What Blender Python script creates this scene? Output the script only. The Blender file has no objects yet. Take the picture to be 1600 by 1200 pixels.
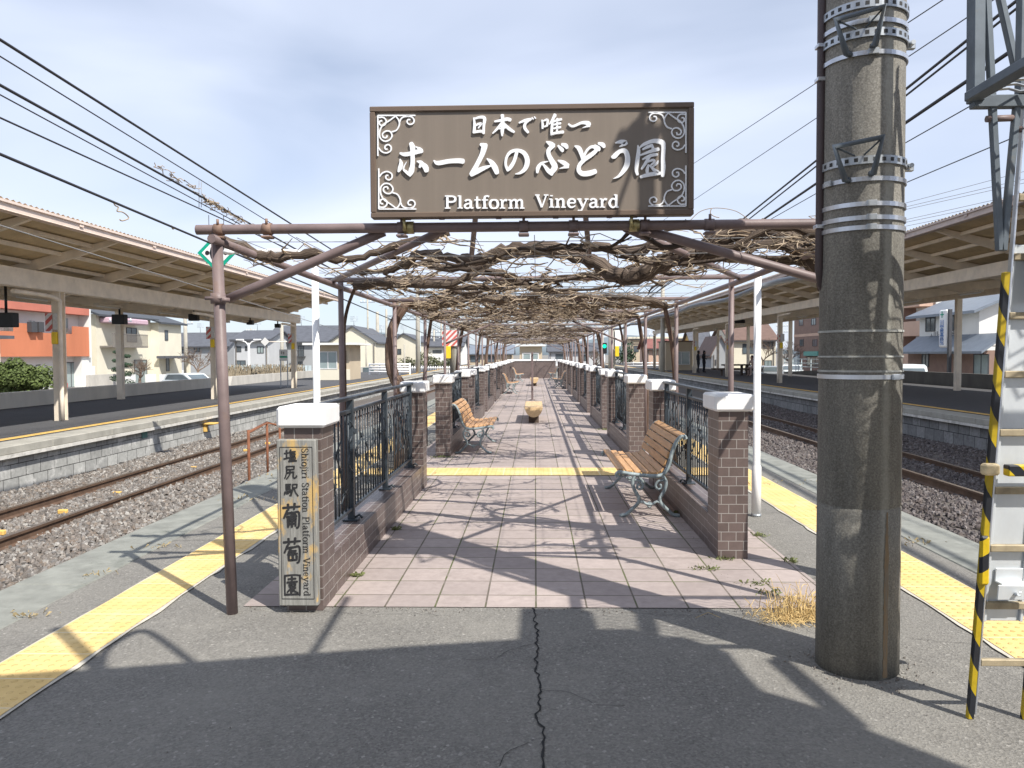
import bpy, bmesh, math, random
from mathutils import Vector, Matrix
random.seed(7)
R = math.radians
S = bpy.context.scene
COL = S.collection

# ------------------------------------------------------------------ camera
FPX = 1220.0                      # focal length in photo pixels (photo is 1600 wide)
yaw = math.atan((836 - 800) / FPX)
pitch = math.atan((600 - 554) / FPX * math.cos(yaw))
FW = Vector((-math.sin(yaw) * math.cos(pitch), math.cos(yaw) * math.cos(pitch), -math.sin(pitch)))
RT = FW.cross(Vector((0, 0, 1))).normalized()
UP = RT.cross(FW)
_a = R(0.3)
RT, UP = RT * math.cos(_a) - UP * math.sin(_a), UP * math.cos(_a) + RT * math.sin(_a)
EYE = Vector((0, 0, 1.5))
cam = bpy.data.objects.new('camera', bpy.data.cameras.new('camera'))
COL.objects.link(cam)
mw = Matrix((RT, UP, -FW)).transposed().to_4x4()
mw.translation = EYE
cam.matrix_world = mw
cam.data.sensor_width = 36
cam.data.lens = FPX / 1600 * 36
cam.data.clip_start = 0.05
cam.data.clip_end = 6000
S.camera = cam

# ------------------------------------------------------------------ world, sun, exposure
SUN_EL = R(49.0)
SUN_AZ = math.atan2(0.69, -0.725)            # towards the sun, from +Y clockwise
w = bpy.data.worlds.new('World'); S.world = w; w.use_nodes = True
nt = w.node_tree; nt.nodes.clear()
sky = nt.nodes.new('ShaderNodeTexSky'); sky.sky_type = 'NISHITA'; sky.sun_disc = False
sky.sun_elevation = SUN_EL; sky.sun_rotation = SUN_AZ
sky.altitude = 700; sky.air_density = 1.0; sky.dust_density = 1.0; sky.ozone_density = 2.6
tc = nt.nodes.new('ShaderNodeTexCoord')
mp = nt.nodes.new('ShaderNodeMapping'); mp.inputs['Scale'].default_value = (1.0, 1.5, 4.2); mp.inputs['Rotation'].default_value = (0.05, 0.12, 0.3)
nt.links.new(tc.outputs['Generated'], mp.inputs['Vector'])
ns = nt.nodes.new('ShaderNodeTexNoise'); ns.inputs['Scale'].default_value = 1.35; ns.inputs['Detail'].default_value = 5; ns.inputs['Roughness'].default_value = .42; ns.inputs['Distortion'].default_value = .5
nt.links.new(mp.outputs[0], ns.inputs['Vector'])
cr = nt.nodes.new('ShaderNodeValToRGB')
cr.color_ramp.elements[0].position = .33; cr.color_ramp.elements[0].color = (.40, .40, .40, 1)
cr.color_ramp.elements[1].position = .68; cr.color_ramp.elements[1].color = (.93, .93, .93, 1)
nt.links.new(ns.outputs['Fac'], cr.inputs['Fac'])
mx = nt.nodes.new('ShaderNodeMixRGB'); mx.inputs['Color2'].default_value = (7.5, 8.15, 9.7, 1)   # thin cirrus veil
nt.links.new(cr.outputs['Color'], mx.inputs['Fac'])
nt.links.new(sky.outputs['Color'], mx.inputs['Color1'])
bg = nt.nodes.new('ShaderNodeBackground'); bg.inputs['Strength'].default_value = 0.099
ow = nt.nodes.new('ShaderNodeOutputWorld')
nt.links.new(mx.outputs['Color'], bg.inputs['Color']); nt.links.new(bg.outputs[0], ow.inputs['Surface'])

sl = bpy.data.lights.new('sun', 'SUN'); sl.energy = 5.0; sl.angle = R(0.53); sl.color = (1.0, .955, .88)
sun = bpy.data.objects.new('sun', sl); COL.objects.link(sun)
TO_SUN = Vector((math.sin(SUN_AZ) * math.cos(SUN_EL), math.cos(SUN_AZ) * math.cos(SUN_EL), math.sin(SUN_EL)))
sun.rotation_euler = TO_SUN.to_track_quat('Z', 'Y').to_euler()
sun.location = (20, -20, 40)
S.view_settings.view_transform = 'Standard'; S.view_settings.look = 'None'
S.view_settings.exposure = 0.36; S.view_settings.gamma = 1.0
S.cycles.max_bounces = 6

# ------------------------------------------------------------------ helpers
def ray(px, py):
    return FW * FPX + RT * (px - 800) + UP * (600 - py)
def atY(px, py, y):
    d = ray(px, py); return EYE + d * (y / d.y)
def atX(px, py, x):
    d = ray(px, py); return EYE + d * (x / d.x)
def ground(px, py, z=0.0):
    d = ray(px, py); return EYE + d * ((z - 1.5) / d.z)

class MB:
    """collects boxes, tubes, prisms ... and links them as ONE mesh object"""
    def __init__(s): s.v = []; s.f = []; s.uv = []; s.sm = []; s.mi = []; s.cur = 0
    def face(s, idx, uv=None, smooth=False):
        s.f.append(idx); s.uv.append(uv or [(0, 0)] * len(idx)); s.sm.append(smooth); s.mi.append(s.cur)
    def quad(s, a, b, c, d, uv=None):
        n = len(s.v); s.v += [tuple(a), tuple(b), tuple(c), tuple(d)]
        if uv is None:
            A, B, D = Vector(a), Vector(b), Vector(d); w_ = (B - A).length; h_ = (D - A).length
            uv = [(0, 0), (w_, 0), (w_, h_), (0, h_)]
        s.face([n, n + 1, n + 2, n + 3], uv)
    def box(s, x0, x1, y0, y1, z0, z1, M=None):
        if x0 > x1: x0, x1 = x1, x0
        if y0 > y1: y0, y1 = y1, y0
        if z0 > z1: z0, z1 = z1, z0
        P = [(x, y, z) for z in (z0, z1) for y in (y0, y1) for x in (x0, x1)]
        n = len(s.v)
        s.v += [tuple(M @ Vector(p)) for p in P] if M else P
        for q, ax in (((0, 2, 3, 1), 2), ((4, 5, 7, 6), 2), ((0, 1, 5, 4), 1), ((2, 6, 7, 3), 1), ((0, 4, 6, 2), 0), ((1, 3, 7, 5), 0)):
            s.face([n + i for i in q], [((P[i][1], P[i][2]) if ax == 0 else (P[i][0], P[i][2]) if ax == 1 else (P[i][1], P[i][0])) for i in q])
        return s
    def cbox(s, x0, x1, y0, y1, z0, z1, b=.006, M=None):
        """box with chamfered edges"""
        n = len(s.v); P = []
        for z in (0, 1):
            for y in (0, 1):
                for x in (0, 1):
                    c = [x1 if x else x0, y1 if y else y0, z1 if z else z0]
                    sg = [-1 if x else 1, -1 if y else 1, -1 if z else 1]
                    for ax in range(3):       # vertex on the face normal to ax
                        P.append(tuple(c[k] if k == ax else c[k] + sg[k] * b for k in range(3)))
        s.v += [tuple(M @ Vector(p)) for p in P] if M else P
        def vi(x, y, z, ax): return (z * 4 + y * 2 + x) * 3 + ax
        def add(ids, ax):
            s.face([n + i for i in ids], [((P[i][1], P[i][2]) if ax == 0 else (P[i][0], P[i][2]) if ax == 1 else (P[i][1], P[i][0])) for i in ids])
        for k in (0, 1):
            a = [vi(k, 0, 0, 0), vi(k, 1, 0, 0), vi(k, 1, 1, 0), vi(k, 0, 1, 0)]; add(a if k else a[::-1], 0)
            a = [vi(0, k, 0, 1), vi(0, k, 1, 1), vi(1, k, 1, 1), vi(1, k, 0, 1)]; add(a if k else a[::-1], 1)
            a = [vi(0, 0, k, 2), vi(1, 0, k, 2), vi(1, 1, k, 2), vi(0, 1, k, 2)]; add(a if k else a[::-1], 2)
        for p in (0, 1):
            for q in (0, 1):
                a = [vi(p, q, 0, 0), vi(p, q, 0, 1), vi(p, q, 1, 1), vi(p, q, 1, 0)]; add(a if (p == q) else a[::-1], 1)
                a = [vi(p, 0, q, 0), vi(p, 1, q, 0), vi(p, 1, q, 2), vi(p, 0, q, 2)]; add(a if (p == q) else a[::-1], 2)
                a = [vi(0, p, q, 1), vi(0, p, q, 2), vi(1, p, q, 2), vi(1, p, q, 1)]; add(a if (p == q) else a[::-1], 2)
                for r in (0, 1):
                    a = [vi(p, q, r, 0), vi(p, q, r, 1), vi(p, q, r, 2)]
                    add(a if (p + q + r) % 2 else a[::-1], 1)
        return s
    def tube(s, pts, r, n=8, cap=True, smooth=True, flat=1.0):
        pts = [Vector(p) for p in pts]
        if len(pts) < 2: return s
        rs = r if isinstance(r, (list, tuple)) else [r] * len(pts)
        t = (pts[1] - pts[0]).normalized()
        u = t.cross(Vector((0, 0, 1)))
        if u.length < 1e-3: u = t.cross(Vector((0, 1, 0)))
        u.normalize(); base = len(s.v); L = 0.0; Ls = []
        for i, p in enumerate(pts):
            if i: L += (p - pts[i - 1]).length
            Ls.append(L)
            if i == 0: tt = pts[1] - pts[0]
            elif i == len(pts) - 1: tt = pts[-1] - pts[-2]
            else: tt = pts[i + 1] - pts[i - 1]
            if tt.length > 1e-9: t = tt.normalized()
            u = (u - t * u.dot(t))
            if u.length < 1e-6: u = t.orthogonal()
            u.normalize(); v = t.cross(u)
            for k in range(n):
                a = 2 * math.pi * k / n
                s.v.append(tuple(p + (u * math.cos(a) * flat + v * math.sin(a)) * rs[i]))
        for i in range(len(pts) - 1):
            for k in range(n):
                k2 = (k + 1) % n
                a, b = base + i * n + k, base + i * n + k2
                s.face([a, b, b + n, a + n], [(k / n, Ls[i]), ((k + 1) / n, Ls[i]), ((k + 1) / n, Ls[i + 1]), (k / n, Ls[i + 1])], smooth)
        if cap:
            s.face([base + k for k in range(n)][::-1]); e = base + (len(pts) - 1) * n
            s.face([e + k for k in range(n)])
        return s
    def prism(s, poly, M, h):
        """flat polygon (x,y) extruded by h along local z, placed by matrix M"""
        n = len(s.v); k = len(poly)
        ar = sum(poly[i][0] * poly[(i + 1) % k][1] - poly[(i + 1) % k][0] * poly[i][1] for i in range(k))
        if ar < 0: poly = poly[::-1]
        s.v += [tuple(M @ Vector((x, y, 0))) for x, y in poly] + [tuple(M @ Vector((x, y, h))) for x, y in poly]
        s.face(list(range(n, n + k))[::-1], [tuple(p) for p in poly][::-1])
        s.face(list(range(n + k, n + 2 * k)), [tuple(p) for p in poly])
        for i in range(k):
            j = (i + 1) % k
            l = math.dist(poly[i], poly[j])
            s.face([n + i, n + j, n + k + j, n + k + i], [(0, 0), (l, 0), (l, h), (0, h)])
        return s
    def lathe(s, prof, c=(0, 0, 0), n=16, smooth=True):
        b = len(s.v)
        for r, z in prof:
            for k in range(n):
                a = 2 * math.pi * k / n; s.v.append((c[0] + r * math.cos(a), c[1] + r * math.sin(a), c[2] + z))
        for i in range(len(prof) - 1):
            for k in range(n):
                k2 = (k + 1) % n
                s.face([b + i * n + k, b + i * n + k2, b + (i + 1) * n + k2, b + (i + 1) * n + k],
                       [(k / n, prof[i][1]), ((k + 1) / n, prof[i][1]), ((k + 1) / n, prof[i + 1][1]), (k / n, prof[i + 1][1])], smooth)
        s.face([b + k for k in range(n)][::-1]); e = b + (len(prof) - 1) * n; s.face([e + k for k in range(n)])
        return s
    def build(s, name, mat, parent=None, origin=None):
        me = bpy.data.meshes.new(name)
        o = Vector(origin) if origin is not None else (Vector(parent['_o']) if parent is not None and '_o' in parent else Vector((0, 0, 0)))
        me.from_pydata([(x - o.x, y - o.y, z - o.z) for x, y, z in s.v], [], s.f)
        uvl = me.uv_layers.new(name='UVMap')
        flat = [c for f in s.uv for p in f for c in p]
        uvl.data.foreach_set('uv', flat)
        me.polygons.foreach_set('use_smooth', s.sm)
        for m_ in (mat if isinstance(mat, (list, tuple)) else [mat]): me.materials.append(m_)
        if isinstance(mat, (list, tuple)): me.polygons.foreach_set('material_index', s.mi)
        me.update()
        ob = bpy.data.objects.new(name, me); COL.objects.link(ob)
        if parent is not None: ob.parent = parent
        elif origin is not None: ob.location = o
        if parent is not None and '_o' in parent: ob['_o'] = list(o)
        return ob

def tag(o, label, cat, group=None, kind=None):
    if label: o['label'] = label
    if cat: o['category'] = cat
    if group: o['group'] = group
    if kind: o['kind'] = kind
    return o
def thing(name, label, cat, loc=(0, 0, 0), group=None):
    o = bpy.data.objects.new(name, None); COL.objects.link(o); o.location = loc; o.empty_display_size = .2
    o['_o'] = list(loc); return tag(o, label, cat, group)
def part(mb, name, mat, t, label=None):
    o = mb.build(name, mat, t)
    if label: o['label'] = label
    return o
def solo(mb, name, mat, label, cat, group=None, origin=None):
    if origin is None:
        xs = [v[0] for v in mb.v]; ys = [v[1] for v in mb.v]; zs = [v[2] for v in mb.v]
        origin = ((min(xs) + max(xs)) / 2, (min(ys) + max(ys)) / 2, min(zs))
    return tag(mb.build(name, mat, None, origin), label, cat, group)
def struct(mb, name, mat, kind='structure'):
    o = mb.build(name, mat); o['kind'] = kind; return o
def copy_tree(o, parent=None):
    c = o.copy(); COL.objects.link(c)
    if parent is not None: c.parent = parent
    for ch in list(o.children): copy_tree(ch, c)
    return c
ORD = ['first', 'second', 'third', 'fourth', 'fifth', 'sixth', 'seventh', 'eighth', 'ninth', 'tenth', 'eleventh', 'twelfth',
       'thirteenth', 'fourteenth', 'fifteenth', 'sixteenth', 'seventeenth', 'eighteenth']

def smooth_pts(pts, n=6, closed=False):
    """Catmull-Rom through tuples of any length"""
    out = []; k = len(pts)
    segs = k if closed else k - 1
    for i in range(segs):
        g = (lambda j: pts[j % k]) if closed else (lambda j: pts[max(0, min(k - 1, j))])
        a, b, c, d = g(i - 1), g(i), g(i + 1), g(i + 2)
        for q in range(n):
            t = q / n
            out.append(tuple(.5 * (2 * B + (C - A) * t + (2 * A - 5 * B + 4 * C - D) * t * t + (3 * B - A - 3 * C + D) * t ** 3) for A, B, C, D in zip(a, b, c, d)))
    out.append(tuple(pts[0] if closed else pts[-1]))
    return out

# ------------------------------------------------------------------ materials
class NB:
    def __init__(s, name):
        s.m = bpy.data.materials.new(name); s.m.use_nodes = True; s.t = s.m.node_tree
        s.b = s.t.nodes['Principled BSDF']; s._c = {}
    def n(s, typ, **k):
        x = s.t.nodes.new('ShaderNode' + typ)
        for a, v in k.items():
            if a in x.inputs and not hasattr(x, a): x.inputs[a].default_value = v
            else: setattr(x, a, v)
        return x
    def l(s, a, b): s.t.links.new(a, b)
    def co(s, which='Object'):
        if 'tc' not in s._c: s._c['tc'] = s.n('TexCoord')
        return s._c['tc'].outputs[which]
    def noise(s, scale, detail=4, rough=.6, vec=None, stretch=None):
        v = vec or s.co()
        if stretch:
            m = s.n('Mapping'); m.inputs['Scale'].default_value = stretch; s.l(v, m.inputs['Vector']); v = m.outputs[0]
        x = s.n('TexNoise'); x.inputs['Scale'].default_value = scale; x.inputs['Detail'].default_value = detail; x.inputs['Roughness'].default_value = rough
        s.l(v, x.inputs['Vector']); return x.outputs['Fac']
    def ramp(s, fac, stops):
        r = s.n('ValToRGB'); e = r.color_ramp.elements
        while len(e) < len(stops): e.new(.5)
        for i, (p, c) in enumerate(stops):
            e[i].position = p; e[i].color = (*c, 1) if not isinstance(c, (int, float)) else (c, c, c, 1)
        s.l(fac, r.inputs['Fac']); return r.outputs['Color']
    def mix(s, fac, a, b, mode='MIX'):
        x = s.n('MixRGB'); x.blend_type = mode
        for inp, v in ((x.inputs['Fac'], fac), (x.inputs['Color1'], a), (x.inputs['Color2'], b)):
            if isinstance(v, (int, float)): inp.default_value = v if inp.name == 'Fac' else (v, v, v, 1)
            elif isinstance(v, (tuple, list)): inp.default_value = (*v[:3], 1)
            else: s.l(v, inp)
        return x.outputs['Color']
    def math(s, op, a, b=0.0):
        x = s.n('Math'); x.operation = op
        for i, v in enumerate((a, b)):
            if isinstance(v, (int, float)): x.inputs[i].default_value = v
            else: s.l(v, x.inputs[i])
        return x.outputs[0]
    def bump(s, h, strength=.3, dist=.01):
        x = s.n('Bump'); x.inputs['Strength'].default_value = strength; x.inputs['Distance'].default_value = dist
        s.l(h, x.inputs['Height'])
        if 'bm' in s._c: s.l(s._c['bm'], x.inputs['Normal'])
        s._c['bm'] = x.outputs[0]; s.l(x.outputs[0], s.b.inputs['Normal'])
    def out(s, col, rough=.7, metal=0.0, spec=.4):
        for key, v in (('Base Color', col), ('Roughness', rough), ('Metallic', metal), ('Specular IOR Level', spec)):
            i = s.b.inputs[key]
            if isinstance(v, (int, float)): i.default_value = v
            elif isinstance(v, (tuple, list)): i.default_value = (*v[:3], 1)
            else: s.l(v, i)
        return s.m

def sc(c, k): return tuple(min(1, x * k) for x in c)
def mat(name, col, rough=.65, metal=0, var=.14, scale=6, bump=.0, bscale=120, spec=.4, dirt=None, dirt_at=.62, stretch=None):
    b = NB(name)
    c = b.ramp(b.noise(scale, 5, .62, stretch=stretch), [(.3, sc(col, 1 - var)), (.7, sc(col, 1 + var))])
    if dirt: c = b.mix(b.ramp(b.noise(scale * .45, 6, .7, stretch=stretch), [(dirt_at, 0.0), (min(1, dirt_at + .14), .75)]), c, dirt)
    if bump: b.bump(b.noise(bscale, 3), bump, .004)
    return b.out(c, rough, metal, spec)

def brick_mat(name, c1, c2, mortar, bw, bh, ms, coord='UV', offset=.5, rough=.55, bump=.5, var=.2, stain=None, moss=None, spec=.4, bias=0.0, stain_at=.5):
    b = NB(name)
    t = b.n('TexBrick'); t.offset = offset; t.squash = 1
    t.inputs['Scale'].default_value = 1; t.inputs['Brick Width'].default_value = bw; t.inputs['Row Height'].default_value = bh
    t.inputs['Mortar Size'].default_value = ms; t.inputs['Mortar Smooth'].default_value = .15; t.inputs['Bias'].default_value = bias
    t.inputs['Color1'].default_value = (*c1, 1); t.inputs['Color2'].default_value = (*c2, 1); t.inputs['Mortar'].default_value = (*mortar, 1)
    b.l(b.co(coord), t.inputs['Vector'])
    c = t.outputs['Color']
    c = b.mix(1.0, c, b.ramp(b.noise(14, 5, .65), [(.25, 1 - var), (.75, 1 + var * .6)]), 'MULTIPLY')
    c = b.mix(.5, c, b.ramp(b.noise(1.3, 4, .6), [(.3, .72), (.7, 1.1)]), 'MULTIPLY')
    if moss:
        f = b.math('MULTIPLY', t.outputs['Fac'], b.ramp(b.noise(2.2, 5), [(.45, 0.0), (.6, 1.0)]))
        c = b.mix(f, c, moss)
    if stain: c = b.mix(b.ramp(b.noise(2.6, 7, .75), [(stain_at, 0.0), (stain_at + .16, .85)]), c, stain)
    b.bump(b.math('SUBTRACT', 1.0, t.outputs['Fac']), bump, .004)
    b.bump(b.noise(90, 3), .15, .003)
    return b.out(c, rough, 0, spec)
def asphalt_mat(name, base, patch):
    b = NB(name)
    f = b.noise(95, 3, .75)
    vo = b.n('TexVoronoi'); vo.inputs['Scale'].default_value = 85; b.l(b.co(), vo.inputs['Vector'])
    c = b.ramp(f, [(.28, sc(base, .45)), (.5, base), (.62, sc(base, 1.35)), (.72, sc(base, 2.2))])
    c = b.mix(.55, c, b.ramp(vo.outputs['Color'], [(.1, sc(base, .55)), (.55, base), (.86, sc(base, 1.3)), (.95, sc(base, 2.4))]))
    c = b.mix(b.ramp(b.noise(1.1, 6, .65), [(.4, 0.0), (.65, .8)]), c, b.mix(.55, c, patch))
    c = b.mix(b.ramp(b.noise(.55, 7, .75), [(.55, 0.0), (.72, .45)]), c, sc(base, .62))
    c = b.mix(b.ramp(b.noise(3.4, 8, .8), [(.56, 0.0), (.7, .5)]), c, sc(patch, 1.2))
    b.bump(f, .8, .006); b.bump(vo.outputs['Distance'], .5, .006); b.bump(b.noise(9, 4), .12, .01)
    return b.out(c, .9, 0, .25)
m_asphalt = asphalt_mat('asphalt', (.198, .189, .172), (.285, .272, .242))
m_far_asphalt = asphalt_mat('platform_asphalt', (.085, .085, .09), (.11, .11, .112))
m_crack = mat('crack_dark', (.022, .022, .022), .95, var=.3)
m_coping = mat('coping_concrete', (.235, .24, .215), .9, var=.22, scale=5, bump=.5, dirt=(.13, .14, .12), dirt_at=.55)
m_coping_far = mat('far_coping', (.36, .345, .30), .9, var=.18, scale=3, bump=.3, dirt=(.2, .2, .17), dirt_at=.6)
m_lip = mat('coping_lip', (.62, .60, .55), .85, var=.18, scale=5, dirt=(.2, .19, .17), dirt_at=.55)
m_paving = brick_mat('paving_tiles', (.43, .362, .335), (.35, .295, .275), (.155, .132, .108), .3, .3, .0058, 'Object', 0.0, .8, .8, .16, (.285, .24, .22), (.10, .115, .045), .3, stain_at=.53)
m_brick = brick_mat('brown_wall_tiles', (.118, .088, .080), (.150, .112, .102), (.37, .345, .32), .108, .0675, .0026, 'UV', .5, .38, .6, .18, None, None, .5)
m_brick_long = brick_mat('brown_wall_tiles_long', (.118, .088, .080), (.150, .112, .102), (.40, .375, .35), .216, .0675, .0026, 'UV', .5, .38, .6, .18, None, None, .5)
m_white = mat('white_paint', (.83, .83, .82), .55, var=.04, scale=4, bump=.2, bscale=38, dirt=(.68, .665, .63), dirt_at=.60, stretch=(1.6, 1.6, .5))
m_iron = mat('dark_iron_paint', (.036, .046, .056), .42, 0, var=.25, scale=9, bump=.1, dirt=(.10, .11, .11), dirt_at=.66)
m_pipe = mat('brown_pipe_paint', (.185, .138, .132), .5, 0, var=.22, scale=5, bump=.15, bscale=60, dirt=(.21, .13, .08), dirt_at=.58)
m_steel = mat('galvanised_steel', (.46, .49, .52), .42, .75, var=.2, scale=7, bump=.06, bscale=30)
m_sheet = mat('galvanised_sheet', (.62, .65, .67), .48, .35, var=.13, scale=5, stretch=(1, 1, .45), dirt=(.45, .45, .42), dirt_at=.6)
m_angle = mat('grey_angle_steel', (.135, .16, .185), .5, .25, var=.18, scale=8, dirt=(.22, .19, .14), dirt_at=.6)
m_strap = mat('steel_strap', (.60, .62, .66), .33, .8, var=.12, scale=10)
m_rusty = mat('rusty_steel', (.21, .085, .045), .85, .1, var=.3, scale=9, bump=.3)
m_rail = mat('rail_steel', (.135, .085, .058), .7, .2, var=.3, scale=6, bump=.2)
m_railtop = mat('rail_head', (.30, .24, .19), .38, .7, var=.25, scale=3, stretch=(1, .05, 1))
m_ballast = mat('ballast_bed', (.12, .105, .093), .95, var=.45, scale=22, bump=1.0, bscale=24)
m_dirt = mat('town_ground', (.21, .20, .18), .95, var=.25, scale=.3, bump=.3, bscale=3)
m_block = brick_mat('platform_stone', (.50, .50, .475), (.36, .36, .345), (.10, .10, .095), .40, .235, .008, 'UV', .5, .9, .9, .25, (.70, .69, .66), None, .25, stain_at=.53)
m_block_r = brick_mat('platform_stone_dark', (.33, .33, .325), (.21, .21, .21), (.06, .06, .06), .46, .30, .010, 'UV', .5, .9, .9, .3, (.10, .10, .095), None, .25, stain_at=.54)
m_cream_steel = mat('cream_steel_paint', (.80, .70, .57), .55, var=.12, scale=3, dirt=(.56, .44, .33), dirt_at=.62)
m_roofsheet = mat('roof_sheet', (.56, .45, .29), .6, .0, var=.16, scale=2, dirt=(.34, .26, .16), dirt_at=.6)
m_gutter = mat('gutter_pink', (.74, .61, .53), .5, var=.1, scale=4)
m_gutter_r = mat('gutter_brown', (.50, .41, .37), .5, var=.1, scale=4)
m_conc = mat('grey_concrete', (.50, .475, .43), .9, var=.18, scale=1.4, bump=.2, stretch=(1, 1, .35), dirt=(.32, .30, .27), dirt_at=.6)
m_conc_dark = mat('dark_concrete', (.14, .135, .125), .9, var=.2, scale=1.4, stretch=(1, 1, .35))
m_pole_far = mat('old_concrete_pole', (.40, .375, .32), .85, var=.15, scale=2)
m_yellow = mat('yellow_paint', (.85, .58, .03), .45, var=.08)
m_yline = mat('yellow_line', (.72, .46, .13), .8, var=.14, scale=4)
m_black = mat('black_plastic', (.018, .018, .02), .45, var=.1)
m_glass = mat('dark_window_glass', (.10, .125, .14), .12, var=.3, scale=.7, spec=.8)
m_glass_l = mat('pale_window_glass', (.27, .33, .33), .15, var=.25, scale=.6, spec=.8)
m_red = mat('red_paint', (.62, .07, .06), .5, var=.1)
m_wire = mat('black_cable', (.03, .03, .035), .6, var=.1)
m_wire_g = mat('grey_wire', (.28, .28, .28), .5, .3, var=.1)
m_green = mat('sign_green', (.0, .33, .21), .5, var=.05)
m_leafgold = mat('dry_straw', (.58, .42, .19), .85, var=.3, scale=30)
m_weed = mat('green_weed', (.15, .17, .065), .8, var=.35, scale=40)

def tactile_mat(name, lo=.12, hi=.55):
    b = NB(name)
    sx = b.n('SeparateXYZ'); b.l(b.co('UV'), sx.inputs[0])
    def fr(o, p): return b.math('SUBTRACT', b.math('FRACT', b.math('DIVIDE', o, p)), .5)
    fx, fy = fr(sx.outputs[0], .06), fr(sx.outputs[1], .06)
    d = b.math('SQRT', b.math('ADD', b.math('MULTIPLY', fx, fx), b.math('MULTIPLY', fy, fy)))
    dot = b.ramp(d, [(.17, 1.0), (.25, 0.0)])
    jy = b.math('ABSOLUTE', fr(sx.outputs[1], .30)); joint = b.ramp(jy, [(.482, 0.0), (.492, 1.0)])
    base = b.ramp(b.noise(5, 5, .65), [(.3, (.66, .455, .17)), (.7, (.79, .56, .235))])
    base = b.mix(b.ramp(b.noise(1.6, 6, .7), [(.5, 0.0), (.7, .55)]), base, (.76, .64, .40))
    c = b.mix(b.math('MULTIPLY', dot, b.ramp(b.noise(3, 4), [(.38, lo), (.62, hi)])), base, (.40, .25, .055))
    c = b.mix(b.math('MULTIPLY', joint, .75), c, (.72, .66, .5))
    b.bump(dot, .8, .006); b.bump(b.math('SUBTRACT', 1.0, joint), .4, .004)
    return b.out(c, .75, 0, .35)
m_tactile = tactile_mat('tactile_yellow'); m_tactile_worn = tactile_mat('tactile_yellow_worn', .04, .22)
m_tedge = mat('tactile_mortar_edge', (.50, .47, .40), .9, var=.15, scale=12)

def stripes_mat(name, c1, c2, period, kx=1.0, kz=1.0, rough=.5, ky=0.0):
    b = NB(name)
    sx = b.n('SeparateXYZ'); b.l(b.co('Object'), sx.inputs[0])
    v = b.math('ADD', b.math('MULTIPLY', sx.outputs[0], kx), b.math('MULTIPLY', sx.outputs[2], kz))
    if ky: v = b.math('ADD', v, b.math('MULTIPLY', sx.outputs[1], ky))
    f = b.math('GREATER_THAN', b.math('FRACT', b.math('DIVIDE', v, period)), .5)
    c = b.mix(f, c1, c2)
    c = b.mix(1.0, c, b.ramp(b.noise(14, 4), [(.3, .8), (.7, 1.1)]), 'MULTIPLY')
    return b.out(c, rough)
m_hazard = stripes_mat('hazard_stripes', (.44, .315, .014), (.018, .020, .026), .225, 1.7, 1.0, .4, -1.7)
m_hazard_b = stripes_mat('hazard_stripes_bar', (.62, .44, .012), (.018, .020, .026), .11, 1.0, 1.0, .4)
m_redwhite = stripes_mat('red_white_stripes', (.60, .13, .11), (.75, .70, .68), .22, 1.0, -1.0, .5, 0)

# ------------------------------------------------------------------ the setting: ground, platform, tracks
g = MB(); g.quad((-3000, -600, -1.05), (3000, -600, -1.05), (3000, 3500, -1.05), (-3000, 3500, -1.05)); struct(g, 'ground', m_dirt)
g = MB(); g.box(-2.95, 2.98, -9, 62, -1.0, 0); struct(g, 'platform', m_asphalt)
g = MB()
for x0, x1 in ((-3.44, -2.952), (2.982, 3.46)):
    y = -9.0
    while y < 62:
        g.cbox(x0, x1, y, y + 1.996, -.99, .006 + random.uniform(-.003, .003), .006); y += 2.0
struct(g, 'platform_coping', m_coping)
g = MB(); g.quad((-1.75, 4.57, .005), (1.83, 4.57, .005), (1.83, 49.0, .005), (-1.75, 49.0, .005)); struct(g, 'paving', m_paving)
def strip(x0, x1, y0, y1, name, along='y', z=.010):
    g = MB()
    if along == 'y': g.quad((x0, y0, z), (x1, y0, z), (x1, y1, z), (x0, y1, z), [(0, 0), (x1 - x0, 0), (x1 - x0, y1 - y0), (0, y1 - y0)])
    else: g.quad((x0, y0, z), (x1, y0, z), (x1, y1, z), (x0, y1, z), [(0, 0), (0, x1 - x0), (y1 - y0, x1 - x0), (y1 - y0, 0)])
    struct(g, name, m_tactile if x0 > 0 else m_tactile_worn)
strip(-2.61, -2.23, -4, 55, 'tactile_strip')
strip(2.335, 2.75, -4, 55, 'tactile_strip')
strip(-2.2, 2.3, 9.58, 10.22, 'tactile_strip', 'x', .0125)
g = MB()                                                   # ragged mortar beds showing beside the yellow blocks
for x, sg in ((-2.23, 1), (2.335, -1), (-2.61, -1), (2.75, 1)):
    y = -2.0; wv = .02; wide = .026 if abs(x) < 2.5 else .010
    while y < 50:
        y2 = y + random.uniform(.1, .3); w2 = max(.004, wide * random.uniform(.5, 1.4))
        g.quad((x - sg * .004, y, .0075), (x + sg * wv, y, .0075), (x + sg * w2, y2, .0075), (x - sg * .004, y2, .0075)) if sg > 0 else \
            g.quad((x + sg * wv, y, .0075), (x - sg * .004, y, .0075), (x - sg * .004, y2, .0075), (x + sg * w2, y2, .0075))
        y, wv = y2, w2
struct(g, 'mortar_edge', m_tedge)
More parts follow.
